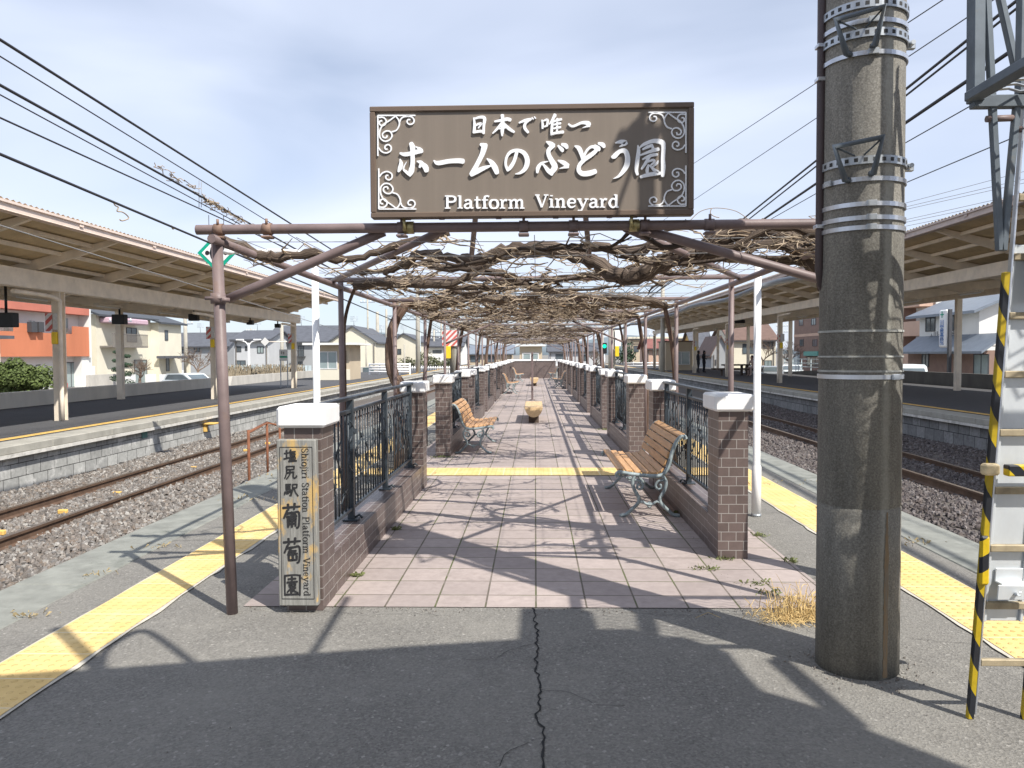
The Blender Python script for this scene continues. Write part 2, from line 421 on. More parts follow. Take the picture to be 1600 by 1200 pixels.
# the long crack in the asphalt and two thinner seams across the platform
g = MB(); rc = random.Random(3)
def crack(pts, w0, step=.035, jit=.012):
    P = []
    for (xa, ya), (xb, yb) in zip(pts, pts[1:]):
        L = math.hypot(xb - xa, yb - ya); k = max(1, int(L / step)); nx, ny = -(yb - ya) / L, (xb - xa) / L
        for i in range(k):
            t = i / k; j = rc.uniform(-jit, jit); P.append((xa + (xb - xa) * t + nx * j, ya + (yb - ya) * t + ny * j, nx, ny))
    for a, b in zip(P, P[1:]):
        wa, wb = w0 * rc.uniform(.4, 1.2), w0 * rc.uniform(.4, 1.2)
        g.quad((a[0] - a[2] * wa, a[1] - a[3] * wa, .004), (b[0] - b[2] * wb, b[1] - b[3] * wb, .004), (b[0] + b[2] * wb, b[1] + b[3] * wb, .004), (a[0] + a[2] * wa, a[1] + a[3] * wa, .004))
crack([(-.012, 4.57), (0.0, 4.3), (.005, 4.0), (.0, 3.75), (.012, 3.45), (.005, 3.2), (.03, 3.0), (.02, 2.7), (.05, 2.3), (.04, 1.6)], .0058)
crack([(1.84, 5.2), (2.05, 5.22), (2.31, 5.18)], .003); crack([(1.84, 7.3), (2.32, 7.35)], .003)
crack([(2.77, 4.6), (2.97, 4.62)], .002); crack([(-2.95, 6.2), (-2.62, 6.25)], .003)
crack([(.012, 3.45), (.16, 3.40), (.25, 3.30), (.42, 3.28)], .0016); crack([(.005, 4.0), (-.12, 3.93), (-.2, 3.8), (-.38, 3.77)], .0014); crack([(.03, 3.0), (-.1, 2.9), (-.16, 2.75)], .0015)
crack([(-1.3, 4.5), (-1.0, 4.42), (-.7, 4.46), (-.45, 4.40)], .0012); crack([(.5, 4.5), (.8, 4.44), (1.05, 4.46)], .0012); crack([(1.95, 4.1), (2.3, 4.0)], .0014)
g_up = [f[::-1] for f in g.f]; g.f = g_up
struct(g, 'asphalt_crack', m_crack)

for sx, xn, xf, zb in ((-1, 3.44, 8.95, -.80), (1, 3.46, 10.1, -.745)):
    g = MB(); a, b_ = sx * xn, sx * (xf + .4); a, b_ = min(a, b_), max(a, b_)
    nx, ny = 14, 90; rr = random.Random(5)
    for j in range(ny + 1):
        for i in range(nx + 1):
            x = a + (b_ - a) * i / nx; y = -10 + 170 * (j / ny) ** 1.6
            d = min(abs(x - a), abs(x - b_)); 
            g.v.append((x, y, zb + .03 * math.sin(x * 2.1 + y * .7) + rr.uniform(-.02, .02)))
    for j in range(ny):
        for i in range(nx):
            n = j * (nx + 1) + i; g.face([n, n + 1, n + nx + 2, n + nx + 1], None, True)
    struct(g, 'track_bed', m_ballast)

def stones_mat(name, cols):
    b = NB(name); oi = b.n('VertexColor') if False else None
    at = b.n('Attribute'); at.attribute_name = 'UVMap'
    sx = b.n('SeparateXYZ'); b.l(at.outputs['Vector'], sx.inputs[0])
    c = b.ramp(sx.outputs[0], [(i / (len(cols) - 1), q) for i, q in enumerate(cols)])
    c = b.mix(1.0, c, b.ramp(b.noise(30, 3), [(.3, .75), (.7, 1.15)]), 'MULTIPLY')
    return b.out(c, .9)
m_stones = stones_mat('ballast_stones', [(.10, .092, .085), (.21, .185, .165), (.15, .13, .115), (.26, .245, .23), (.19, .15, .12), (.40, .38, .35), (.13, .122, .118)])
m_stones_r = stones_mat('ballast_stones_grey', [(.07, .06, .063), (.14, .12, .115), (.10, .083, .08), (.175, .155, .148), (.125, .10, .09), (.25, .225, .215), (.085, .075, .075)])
def ballast(x0, x1, y0, y1, n, zb, seed, m):
    rr = random.Random(seed); g = MB()
    base = [(1, 0, 0), (-1, 0, 0), (0, 1, 0), (0, -1, 0), (0, 0, 1), (0, 0, -1)]
    F = [(0, 2, 4), (2, 1, 4), (1, 3, 4), (3, 0, 4)]
    cube = [(-1, -1), (1, -1), (1, 1), (-1, 1)]
    for _ in range(n):
        t = rr.random(); y = y0 + (y1 - y0) * t ** 1.7; x = rr.uniform(x0, x1)
        s = rr.uniform(.010, .027) * (1 + .4 * t); q = rr.random(); ang = rr.uniform(0, 6.28); ca, sa = math.cos(ang), math.sin(ang)
        z = zb + .03 * math.sin(x * 2.1 + y * .7) + rr.uniform(0, .03)
        k = len(g.v); tl = rr.uniform(-.5, .5)
        for zz, f in ((-.5, 1.0), (.75, rr.uniform(.4, .8))):
            for cx, cy in cube:
                u, v = cx * s * f * rr.uniform(.7, 1.25), cy * s * f * rr.uniform(.6, 1.1)
                g.v.append((x + u * ca - v * sa, y + u * sa + v * ca, z + zz * s + u * tl))
        uv = [(q, 0)] * 4
        g.face([k + 4, k + 5, k + 6, k + 7], uv)
        for i in range(4):
            j = (i + 1) % 4; g.face([k + i, k + j, k + 4 + j, k + 4 + i], uv)
    struct(g, 'ballast', m, 'stuff')
ballast(-9.2, -3.46, 4.5, 30, 70000, -.80, 1, m_stones)
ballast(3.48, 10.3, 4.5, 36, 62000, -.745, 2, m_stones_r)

def track(cx, zr, label, marks):
    t = thing('railway_track', label, 'railway track', (cx, 5, zr - .3))
    for s in (-1, 1):
        x = cx + s * .5665
        g = MB(); prof = [(-.06, -.15), (.06, -.15), (.06, -.135), (.012, -.115), (.010, -.04), (.033, -.03), (.033, 0), (-.033, 0), (-.033, -.03), (-.010, -.04), (-.012, -.115), (-.06, -.135)]
        M = Matrix(((1, 0, 0, x), (0, 0, 1, -10), (0, 1, 0, zr), (0, 0, 0, 1)))
        g.prism(prof, M, 180); g.f = [f[::-1] for f in g.f]
        r = part(g, 'rail', m_rail, t)
        g = MB(); g.box(x - .031, x + .031, -10, 170, zr + .0005, zr + .003); part(g, 'rail_head', m_railtop, r)
    for y in marks:
        g = MB(); g.cbox(cx - .06, cx + .07, y - .035, y + .035, zr - .15, zr - .085, .01); part(g, 'sleeper_mark', m_yline, t)
    for k in range(60):
        y = 3 + k * .65; g = MB(); g.cbox(cx - .95, cx + .95, y - .1, y + .1, zr - .32, zr - .165, .02); part(g, 'sleeper', m_conc, t)
track(-6.95, -.655, 'rusty pair of rails running along the left side of the vineyard platform', [9.85, 11.2, 12.7, 14.15, 15.6, 17.1, 18.5, 20])
track(7.2, -.60, 'dark pair of rails running along the right side of the vineyard platform', [])

# opposite platforms
def far_platform(sx, xe, xb, zb, mblk, y1):
    g = MB(); a, b_ = sorted((sx * (xe + .14), sx * xb)); g.box(a, b_, -10, y1, -1.04, -.02); struct(g, 'opposite_platform', m_far_asphalt)
    g = MB(); a, b_ = sorted((sx * xe, sx * (xe + .62)))
    y = -10.0
    while y < y1:
        g.cbox(a, b_, y, min(y1, y + 1.994), -.135, .002, .012); y += 2
    struct(g, 'opposite_coping', m_coping_far)
    g = MB(); g.box(sx * (xe - .012), sx * (xe + .05), -10, y1, -.20, -.137); struct(g, 'coping_lip', m_lip)
    a, b_ = sorted((sx * (xe + .62), sx * xb))
    g = MB(); g.quad((a, -10, -.002), (b_, -10, -.002), (b_, y1, -.002), (a, y1, -.002)); struct(g, 'opposite_platform_top', m_far_asphalt)
    g = MB(); x = sx * (xe + .115)
    if sx < 0: g.quad((x, -10, -1.04), (x, y1, -1.04), (x, y1, -.14), (x, -10, -.14))
    else: g.quad((x, y1, -1.04), (x, -10, -1.04), (x, -10, -.14), (x, y1, -.14))
    struct(g, 'platform_stone_wall', mblk)
    a, b_ = sorted((sx * (xe + .72), sx * (xe + .95)))
    g = MB(); g.quad((a, -10, .006), (b_, -10, .006), (b_, y1, .006), (a, y1, .006)); struct(g, 'yellow_line', m_yline)
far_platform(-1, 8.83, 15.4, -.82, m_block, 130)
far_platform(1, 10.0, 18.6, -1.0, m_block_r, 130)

g = MB(); rr = random.Random(11)                            # low wooded hills far off
for i in range(41):
    a = -1.1 + 2.2 * i / 40; rad = 2600; h = 34 + 30 * math.sin(i * .9) + 22 * math.sin(i * .37 + 1) + rr.uniform(-6, 6)
    x, y = math.sin(a) * rad, math.cos(a) * rad
    g.v += [(x, y, -2), (x, y, max(12, h)), (x * 1.15, y * 1.15, -2)]
for i in range(40):
    n = i * 3; g.face([n, n + 3, n + 4, n + 1], None, True); g.face([n + 1, n + 4, n + 5, n + 2], None, True)
struct(g, 'hills', mat('hazy_hill_woods', (.17, .21, .24), 1, var=.2, scale=.004))  # blue-grey distance haze is mixed into the woods' colour

g = MB(); rr = random.Random(31)                            # grit lying along the paving edge, the pole and the strips
def grit(x, y, s):
    k = len(g.v); a = rr.uniform(0, 6.28); q = rr.random()
    for zz, f in ((0, 1.0), (s * .9, .6)):
        for j in range(4): t = a + j * 1.571; g.v.append((x + math.cos(t) * s * f * rr.uniform(.7, 1.2), y + math.sin(t) * s * f * rr.uniform(.6, 1.1), .003 + zz))
    g.face([k + 4, k + 5, k + 6, k + 7], [(q, 0)] * 4)
    for j in range(4): m_ = (j + 1) % 4; g.face([k + j, k + m_, k + 4 + m_, k + 4 + j], [(q, 0)] * 4)
for _ in range(260): grit(rr.uniform(-1.7, 1.8), 4.56 - abs(rr.gauss(0, .06)), rr.uniform(.002, .006))
for _ in range(200): t_ = rr.uniform(0, 6.28); d_ = .19 + abs(rr.gauss(0, .07)); grit(1.54 + d_ * math.cos(t_), 3.75 + d_ * math.sin(t_), rr.uniform(.002, .006))
for _ in range(300): grit(rr.uniform(-2.2, 2.3), rr.uniform(2.2, 4.5), rr.uniform(.0015, .004))
for _ in range(400): sd = rr.choice((-1.23, 1.30)); grit(sd + (abs(rr.gauss(0, .03)) if sd < 0 else -abs(rr.gauss(0, .03))), rr.uniform(4.6, 9), rr.uniform(.002, .005))
struct(g, 'grit', m_stones, 'stuff')
# ------------------------------------------------------------------ tiled fence bays along the path
BR = random.Random(21)
LEAF = [(0, -.5), (.2, -.42), (.48, -.48), (.40, -.12), (.55, .12), (.28, .18), (.22, .45), (0, .6), (-.22, .45), (-.28, .18), (-.55, .12), (-.40, -.12), (-.48, -.48), (-.2, -.42)]
def fence_bay(s, y0, L, pd, label, posts):
    xi, xo = (-1.25, -1.465) if s < 0 else (1.327, 1.542)
    a, b_ = min(xi, xo), max(xi, xo); xf = (xi + xo) / 2 + .02 * s
    t = thing('brick_fence', label, 'fence', (xf, y0, 0), 'tiled fence bays beside the path')
    for k, (p0, p1) in enumerate(((y0, y0 + pd), (y0 + L - pd, y0 + L))):
        g = MB(); g.box(a, b_, p0, p1, 0, 1.09); g.mi[-2:] = [1, 1]; p = part(g, 'pillar', [m_brick, m_brick_long], t)
        g = MB(); c = .036; z0, z1 = 1.082, 1.205
        x0, x1, q0, q1 = a - c, b_ + c, p0 - c, p1 + c; d = .035
        # cap: sides, then a shallow bevel to a flat top
        n = 0; g.cbox(x0, x1, q0, q1, z0, z1, .016)
        part(g, 'cap', m_white, p)
    w0, w1 = y0 + pd, y0 + L - pd
    g = MB(); g.box(a + .006, b_ - .006, w0, w1, 0, .268); part(g, 'low_wall', m_brick_long, t)
    g = MB(); g.cbox(xf - .028, xf + .028, w0 + .002, w1 - .002, 1.172, 1.196, .004); part(g, 'handrail', m_iron, t)
    g = MB(); g.cbox(xf - .016, xf + .016, w0 + .002, w1 - .002, 1.075, 1.100, .003); part(g, 'upper_rail', m_iron, t)
    g = MB(); g.cbox(xf - .016, xf + .016, w0 + .002, w1 - .002, .345, .370, .003); part(g, 'lower_rail', m_iron, t)
    for f in posts:
        y = w0 + (w1 - w0) * f
        g = MB(); g.cbox(xf - .024, xf + .024, y - .024, y + .024, .276, 1.171, .004)
        g.cbox(xf - .055, xf + .055, y - .055, y + .055, .2685, .281, .003)
        g.tube([(xf + .03 * -s, y, .29), (xf - .06 * s, y, .31), (xf - .085 * s, y, .285)], .010, 6)
        part(g, 'post', m_iron, t)
    nb = int((w1 - w0) / .095)
    for i in range(nb):
        y = w0 + (w1 - w0) * (i + .5) / nb
        g = MB(); g.tube([(xf, y, .369), (xf, y, 1.076)], .0068, 6); part(g, 'baluster', m_iron, t)
    g = MB(); y = w0 + .1                                # wrought vine with leaves wound round the bars
    while y < w1 - .1:
        z = BR.uniform(.42, .6); P = []; ph = BR.uniform(0, 6)
        H = BR.uniform(.35, .6)
        for k in range(16):
            u = k / 15; P.append((xf - s * (.014 + .010 * math.sin(u * 9)), y + .05 * math.sin(u * 7 + ph) + .03 * math.sin(u * 17), z + H * u))
        g.tube(P, .0055, 5)
        for k in range(BR.randint(2, 4)):
            q = BR.choice(P); r = BR.uniform(.035, .06); an = BR.uniform(0, 6.28)
            M = Matrix.Translation((q[0] - s * .006, q[1], q[2])) @ Matrix.Rotation(R(90), 4, 'Y') @ Matrix.Rotation(an, 4, 'Z') @ Matrix.Rotation(BR.uniform(-.5, .5), 4, 'X')
            g.prism([(p[0] * r, p[1] * r) for p in LEAF], M, .004)
        for k in range(2):
            q = BR.choice(P); C = []
            for m in range(10):
                an = m * .75; rr_ = .028 * (1 - m / 12); C.append((q[0] - s * .004, q[1] + .03 + rr_ * math.cos(an), q[2] + rr_ * math.sin(an)))
            g.tube(C, .0035, 4)
        y += BR.uniform(.17, .32)
    part(g, 'iron_vine', m_iron, t)
    return t
fence_bay(-1, 4.50, 4.42, .28, 'brown tiled fence bay with wooden name board on its front pillar', (.255, .60, .965))
fence_bay(1, 5.68, 3.47, .34, 'brown tiled fence bay behind the nearest right-hand bench', (.05, .5, .95))
lb = fence_bay(-1, 11.4, 3.4, .34, 'brown tiled fence bay behind the nearest left-hand bench', (.05, .5, .95))
rb = fence_bay(1, 11.05, 3.4, .34, 'brown tiled fence bay just past the yellow crossing strip on the right', (.05, .5, .95))
for k in range(1, 8):
    o = copy_tree(lb); o.location.y += 4.5 * k; o['label'] = f'{ORD[k + 1]} brown tiled fence bay from the front, left side of the path'
    o = copy_tree(rb); o.location.y += 4.45 * k; o['label'] = f'{ORD[k + 1]} brown tiled fence bay from the front, right side of the path'
t = thing('brick_wall', 'brown tiled wall with white coping closing the far end of the path', 'wall', (-.2, 49.1, 0))
g = MB(); g.box(-1.7, 1.3, 49.0, 49.22, 0, 1.09); part(g, 'wall_body', m_brick, t)
g = MB(); g.cbox(-1.75, 1.35, 48.95, 49.27, 1.085, 1.19, .015); part(g, 'coping', m_white, t)

# ------------------------------------------------------------------ benches
m_slat = mat('bench_slats', (.53, .305, .145), .5, var=.22, scale=9, stretch=(6, .5, 6), dirt=(.36, .21, .11), dirt_at=.6, bump=.15, bscale=50)
m_castiron = mat('patina_cast_iron', (.235, .28, .29), .6, .1, var=.35, scale=16, dirt=(.42, .48, .48), dirt_at=.5, bump=.25, bscale=40)
def bench_proto():
    t = thing('park_bench', '', '', (0, 0, 0)); L = 1.5
    def frame(y):
        g = MB(); T = lambda pts, r, k=5, n=7: g.tube([(p[0], y, p[1]) for p in smooth_pts(pts, k)], r, n, flat=1.25)
        T([(.555, .375), (.565, .40), (.54, .418), (.46, .405), (.30, .385), (.17, .385), (.115, .43), (.085, .50), (.06, .60), (.03, .68), (-.01, .735), (-.05, .745), (-.065, .72)], .019)
        T([(.395, .395), (.42, .33), (.405, .26), (.375, .205), (.36, .165), (.375, .125), (.43, .07), (.48, .028), (.54, .018)], .017)
        T([(.15, .385), (.115, .33), (.125, .26), (.155, .205), (.17, .165), (.155, .125), (.10, .07), (.05, .028), (-.01, .018)], .017)
        T([(.365, .135), (.33, .145), (.295, .125), (.265, .12), (.235, .125), (.20, .145), (.165, .135)], .012)
        T([(.40, .345), (.35, .335), (.325, .295), (.345, .262), (.375, .27), (.372, .30), (.355, .303)], .012)
        T([(.135, .345), (.185, .335), (.21, .295), (.19, .262), (.16, .27), (.163, .30), (.18, .303)], .012)
        g.tube([(.265 + .022 * math.cos(a), y, .118 + .022 * math.sin(a)) for a in [k * .7 for k in range(10)]], .007, 5)
        part(g, 'end_frame', m_castiron, t)
    frame(.0); frame(L)
    def slat(u, v, ang, w=.062, name='seat_slat'):
        M = Matrix.Translation((u, 0, v)) @ Matrix.Rotation(ang, 4, 'Y')
        g = MB(); g.cbox(-w / 2, w / 2, .014, L - .014, -.011, .013, .005, M); part(g, name, m_slat, t)
    for i in range(5): slat(.525 - i * .077, .435 - .024 * min(1, i * .35) - .002 * i, .02 + .02 * i)
    for u, v, a in ((.150, .425, -.75), (.118, .497, -1.22), (.092, .570, -1.25), (.062, .640, -1.15), (.022, .702, -.95), (-.030, .748, -.35)):
        slat(u, v, -a, .064, 'back_slat')
    return t
bp = bench_proto()
BENCH = [(-1, 11.75, -1.20, 'slatted bench in front of the left fence just past the yellow crossing strip'),
         (1, 7.15, 1.31, 'slatted bench in front of the right fence, nearest of all benches'),
         (-1, 29.6, -1.20, 'slatted bench on the left of the path between the two log seats'),
         (-1, 43.0, -1.20, 'small far slatted bench on the left near the end wall'),
         (1, 33.9, 1.31, 'slatted bench on the right of the path shaded under the vines'),
         (1, 45.0, 1.31, 'farthest slatted bench on the right beside the end wall')]
for i, (s, y, x, lab) in enumerate(BENCH):
    o = bp if i == 0 else copy_tree(bp)
    o['label'] = lab; o['category'] = 'bench'; o['group'] = 'slatted benches along the path'
    if s < 0: o.location = (x, y, 0); o.rotation_euler = (0, 0, 0)
    else: o.location = (x, y + 1.5, 0); o.rotation_euler = (0, 0, math.pi)

m_log = mat('pale_cut_log', (.58, .41, .225), .65, var=.2, scale=8, stretch=(4, .4, 4), dirt=(.5, .32, .14), dirt_at=.6)
m_bark_dark = mat('dark_timber', (.09, .065, .05), .8, var=.3, scale=12)
def log_proto():
    t = thing('log_bench', '', '', (0, 0, 0)); n = 18
    poly = [(.195 * math.cos(a) * (1 + .03 * math.sin(3 * a)), .36 + .215 * math.sin(a) * (1 if math.sin(a) < 0 else 0)) for a in [math.pi + math.pi * k / n for k in range(n + 1)]]
    g = MB(); g.prism(poly, Matrix(((1, 0, 0, 0), (0, 0, 1, 0), (0, 1, 0, 0), (0, 0, 0, 1))), 2.2); g.f = [f[::-1] for f in g.f]
    part(g, 'log', m_log, t)
    for y in (.25, 1.75):
        g = MB(); g.cbox(-.11, .11, y, y + .2, 0, .172, .01); part(g, 'leg', m_bark_dark, t)
    return t
lp = log_proto(); lp.location = (-.03, 16.8, 0)
tag(lp, 'half-log seat in the middle of the path, nearer of two', 'bench', 'half-log seats on the path')
o = copy_tree(lp); o.location = (-.03, 36.8, 0); o['label'] = 'half-log seat far down the path near the end wall'
g = MB(); g.cbox(-.035, .035, -.035, .035, 0, 1.58, .006, Matrix.Translation((-.09, 25.5, 0)))
g.cbox(-.09, .09, -.09, .09, 0.006, .03, .004, Matrix.Translation((-.09, 25.5, 0)))
solo(g, 'path_post', m_pipe, 'lone brown square post standing in the middle of the path', 'post')

# ------------------------------------------------------------------ pergola
PG0, PGS, PGN = 4.45, 2.78, 17
m_clamp = mat('weathered_clamp', (.21, .135, .10), .7, .1, var=.25, scale=14)
pg = thing('pergola', 'long brown steel-pipe pergola carrying bare grapevines over the path', 'pergola', (0, PG0, 0))
ROWS = [PG0 + PGS * i for i in range(PGN)]
for i, y in enumerate(ROWS):
    for s in (-1, 1):
        x = s * 1.80 + (.03 if i == 0 and s < 0 else 0)
        g = MB(); top = x - .05 if (i == 0 and s < 0) else x
        g.tube([(x, y, 0), (top, y, 2.175 if i else 2.20)], .032 if i == 0 else .026, 12)
        if i == 0: g.tube([(top + .002, y, 1.80), (top + .002, y, 1.86)], .042, 12); g.tube([(top - .06, y - .03, 1.83), (top + .06, y - .03, 1.83)], .010, 8); g.tube([(top + .04, y - .05, 1.82), (top + .075, y - .02, 1.82)], .013, 8)
        part(g, 'post', m_pipe, pg)
    g = MB(); z = 2.222 if i == 0 else 2.20
    if i == 0:
        n = 14; g.tube([(-1.93, y - .01, z), (1.93, y - .01, z)], .028, n, cap=False); g.tube([(1.93, y - .01, z), (-1.93, y - .01, z)], .024, n, cap=False)
    else: g.tube([(-1.97, y, z), (1.97, y, z)], .024, 10)
    part(g, 'cross_beam', m_pipe, pg)
    for s in ((-1, 1) if i % 4 == 0 else ()):
        g = MB(); xt = s * ((.86 if s < 0 else .60) if i == 0 else .75)
        P = [(s * 1.78, y + .045, 1.83 if s < 0 else 1.87), (xt, y + .03, 2.208)] if i == 0 else [(s * 1.80, y + .04, 1.72), (xt, y + .04, 2.16)]
        g.tube(smooth_pts(P, 4), .027 if i == 0 else .02, 10); part(g, 'brace', m_pipe, pg)
for s in (-1, 1):
    g = MB(); g.tube([(s * 1.80, ROWS[0] - .12, 2.155)] + [(s * 1.80, y, 2.13) for y in ROWS[1:]] + [(s * 1.80, ROWS[-1] + .2, 2.13)], .025, 10); part(g, 'side_rail', m_pipe, pg)
    g = MB(); g.tube([(s * 1.80, 6.95, 2.165), (s * .52, ROWS[0] + .04, 2.215)], .024, 10); part(g, 'corner_brace', m_pipe, pg)
g = MB(); g.tube([(2.12, 4.7, 2.10)] + [(2.12 - .06 * (y - 4.7) / 6, y, 2.10 + .02 * math.sin(y * 2)) for y in [5 + k * .6 for k in range(26)]], .026, 8); part(g, 'conduit_pipe', m_angle, pg)
for x in (-1.80, -1.52, -.75, -.06, .22, .62, .98, 1.80):             # clamps on the front beam
    g = MB(); g.tube([(x - .026, ROWS[0] - .01, 2.222), (x + .026, ROWS[0] - .01, 2.222)], .034, 12)
    g.tube([(x, ROWS[0] - .03, 2.245), (x, ROWS[0] - .03, 2.278)], .008, 6); g.cbox(x - .03, x + .03, ROWS[0] - .045, ROWS[0] + .02, 2.168, 2.182, .004)
    part(g, 'clamp', m_clamp if x < -1 else m_pipe, pg)
for k in range(11):
    x = -1.7 + 3.4 * k / 10; g = MB(); g.tube([(x, ROWS[0], 2.175)] + [(x + .01 * math.sin(y), y, 2.17 + .012 * math.sin(y * 1.3 + k)) for y in ROWS[1:]], .0022, 4, False, False); part(g, 'trellis_wire', m_wire_g, pg)
for k in range(56):
    y = ROWS[0] + .22 + k * .8; g = MB(); z = 2.185 + .02 * math.sin(k * 2.3); g.tube([(-1.8, y, z), (0, y, z - .015), (1.8, y, z)], .0022, 4, False, False); part(g, 'trellis_wire', m_wire_g, pg)

# ------------------------------------------------------------------ grapevines
def bark_mat(name, c1, c2, c3):
    b = NB(name)
    f = b.noise(16, 7, .7, stretch=(5, 1.1, 1.1)); n2 = b.noise(3.5, 5, .7)
    uvn = b.n('Mapping'); uvn.inputs['Scale'].default_value = (14, 1.6, 1); b.l(b.co('UV'), uvn.inputs['Vector'])
    gr = b.n('TexNoise'); gr.inputs['Scale'].default_value = 2.0; gr.inputs['Detail'].default_value = 6; gr.inputs['Distortion'].default_value = .6; b.l(uvn.outputs[0], gr.inputs['Vector'])
    c = b.ramp(gr.outputs['Fac'], [(.34, sc(c1, .55)), (.5, c1), (.62, c2)])
    c = b.mix(b.ramp(n2, [(.45, 0.0), (.7, .8)]), c, c3)
    b.bump(gr.outputs['Fac'], .9, .02); b.bump(f, .3, .008)
    return b.out(c, .9, 0, .2)
m_trunk = bark_mat('vine_bark', (.145, .095, .072), (.22, .165, .125), (.19, .115, .088))
m_arm = bark_mat('vine_arm_bark', (.105, .078, .060), (.225, .175, .138), (.14, .108, .086))
m_cane = mat('dry_canes', (.36, .285, .205), .85, var=.35, scale=3, dirt=(.40, .235, .10), dirt_at=.6)
VR = random.Random(5)
def walk(p, ang, n, step, turn, zlo, zhi, vz=.0, drift=0.0):
    P = [tuple(p)]; x, y, z = p; dz = vz; om = VR.uniform(-.25, .25)
    for _ in range(n):
        om = om * .7 + VR.gauss(0, turn); ang += om + drift
        dz = dz * .7 + VR.gauss(0, .35) * .5
        x += math.cos(ang) * step; y += math.sin(ang) * step; z += dz * step
        if z < zlo: z = zlo + .01; dz = abs(dz)
        if z > zhi: z = zhi - .01; dz = -abs(dz)
        if abs(x) > 1.92: ang = math.pi - ang; x = max(-1.92, min(1.92, x))
        P.append((x, y, z))
    return P
def taper(P, r0, r1): k = max(1, len(P) - 1); return [(r0 + (r1 - r0) * i / k) * (1 + VR.uniform(-.2, .2)) for i in range(len(P))]
def vine(label, trunk_pts, r_tr, ylo, yhi, arms=5, canes=80, fixed=None, fine=True):
    b0 = trunk_pts[0]; t = thing('grapevine', label, 'grapevine', (b0[0], b0[1], 0), 'bare grapevines on the pergola')
    g = MB(); P = smooth_pts(trunk_pts, 6); k = len(P)
    g.tube(P, [r_tr * (1.08 - .3 * i / k) * (1 + .05 * math.sin(i * .9) + VR.uniform(-.05, .05)) for i in range(k)], 12 if fine else 8); part(g, 'trunk', m_trunk, t)
    g = MB(); paths = []
    if fixed:
        for F, r0, r1 in fixed:
            Q = smooth_pts(F, 6); Q = [tuple(Vector(q) + Vector((VR.gauss(0, .006), VR.gauss(0, .006), VR.gauss(0, .008)))) for q in Q]
            g.tube(Q, taper(Q, r0, r1), 12); paths.append(Q)
    e = P[-1]
    for a in range(arms):
        s = -1 if e[0] > 0 else 1
        ang = (0 if s > 0 else math.pi) + VR.uniform(-1.1, 1.1); n = VR.randint(16, 30)
        st = e if a < 3 else VR.choice(VR.choice(paths)); Q = walk((st[0], st[1], max(2.12, st[2])), ang, n, .12, .16, 2.12, 2.25)
        Q = [(x, min(max(y, ylo + .12), yhi), z) for x, y, z in Q]
        r0 = VR.uniform(.022, .044) if a < 3 else VR.uniform(.009, .018)
        Q2 = smooth_pts(Q, 2); g.tube(Q2, taper(Q2, r0, .010), 8 if fine else 5); paths.append(Q)
        for _ in range(VR.randint(10, 18)):               # knobbly spurs left by pruning
            q = VR.choice(Q); an = VR.uniform(0, 6.28); W = walk(q, an, VR.randint(3, 6), .05, .5, 2.09, 2.29, VR.uniform(-.6, .8)); g.tube(W, taper(W, VR.uniform(.009, .019), .005), 6)
    part(g, 'arms', m_arm, t)
    g = MB()
    for _ in range(canes):
        q = VR.choice(VR.choice(paths))
        W = walk(q, VR.uniform(0, 6.28), VR.randint(3, 10), VR.uniform(.04, .085), .42, 2.10, 2.27, VR.uniform(-.6, .6)); W = [(x, y if y > ylo - .1 else 2 * (ylo - .1) - y, z) for x, y, z in W]
        g.tube(W, taper(W, VR.uniform(.004, .0095), .0025), 5 if fine else 4, False)
        for _ in range(3):
            q = VR.choice(W); V = walk(q, VR.uniform(0, 6.28), VR.randint(2, 4), .04, .6, 2.07, 2.30, VR.uniform(-1.5, .9)); g.tube(V, taper(V, .004, .0018), 4, False)
    part(g, 'canes', m_cane, t)
    return t
px = lambda l, y0, y1: [tuple(atY(a, b, y0 + (y1 - y0) * i / (len(l) - 1))) for i, (a, b) in enumerate(l)]
bigarm = px([(1300, 450), (1268, 395), (1225, 368), (1175, 358), (1130, 372), (1095, 392), (1060, 398), (1025, 415), (990, 433), (960, 428), (925, 408), (880, 394), (830, 388), (790, 391), (745, 406), (705, 404), (665, 396), (632, 412), (600, 425)], 5.3, 6.3)
b0 = bigarm[0]
arm2 = px([(1085, 395), (1030, 385), (985, 392), (930, 386), (860, 395), (800, 400), (730, 420), (660, 412), (590, 424), (530, 430)], 6.2, 6.9)
vine('bare grapevine with a thick arched arm beside the concrete pole', [(2.2, 5.05, 0), (2.2, 5.06, .8), (2.18, 5.12, 1.5), tuple(b0)], .085, 4.55, 7.2, 4, 120, [(bigarm, .088, .030), (arm2, .05, .02)])
lt = px([(632, 690), (624, 612), (616, 590), (610, 565), (611, 535), (614, 512), (624, 490), (640, 470)], 10.05, 10.25)
lt[0] = (lt[1][0] + .02, 10.05, 0)
larm = [lt[-1], (-1.2, 10.1, 2.17), (-.8, 9.6, 2.2), (-.3, 9.4, 2.16), (.2, 9.2, 2.22), (.8, 9.5, 2.18)]
vine('bare grapevine with a bent red-brown trunk beside the third left post', lt, .076, 7.3, 10.4, 9, 190, [(larm, .07, .025)])
farm = px([(340, 372), (400, 395), (430, 402), (490, 398), (540, 405), (600, 392), (660, 372), (700, 365)], 4.95, 5.3)
vine('slender bare grapevine climbing beside the first left post', [(-1.80, 7.33, 0), (-1.80, 7.34, 1.1), (-1.79, 7.32, 1.8), (-1.65, 7.2, 2.15)], .018, 4.55, 8.0, 5, 115, [(farm, .036, .02)])
VY = [(1, ROWS[2] + .1), (-1, ROWS[3] + .1), (1, ROWS[3] + .1), (1, ROWS[4] + .1), (-1, ROWS[5] + .1), (1, ROWS[6] + .1), (-1, ROWS[7] + .1), (1, ROWS[8] + .1), (-1, 27.4), (1, 31.0), (-1, 34.0), (1, 38.0), (-1, 42.0), (1, 46.0)]
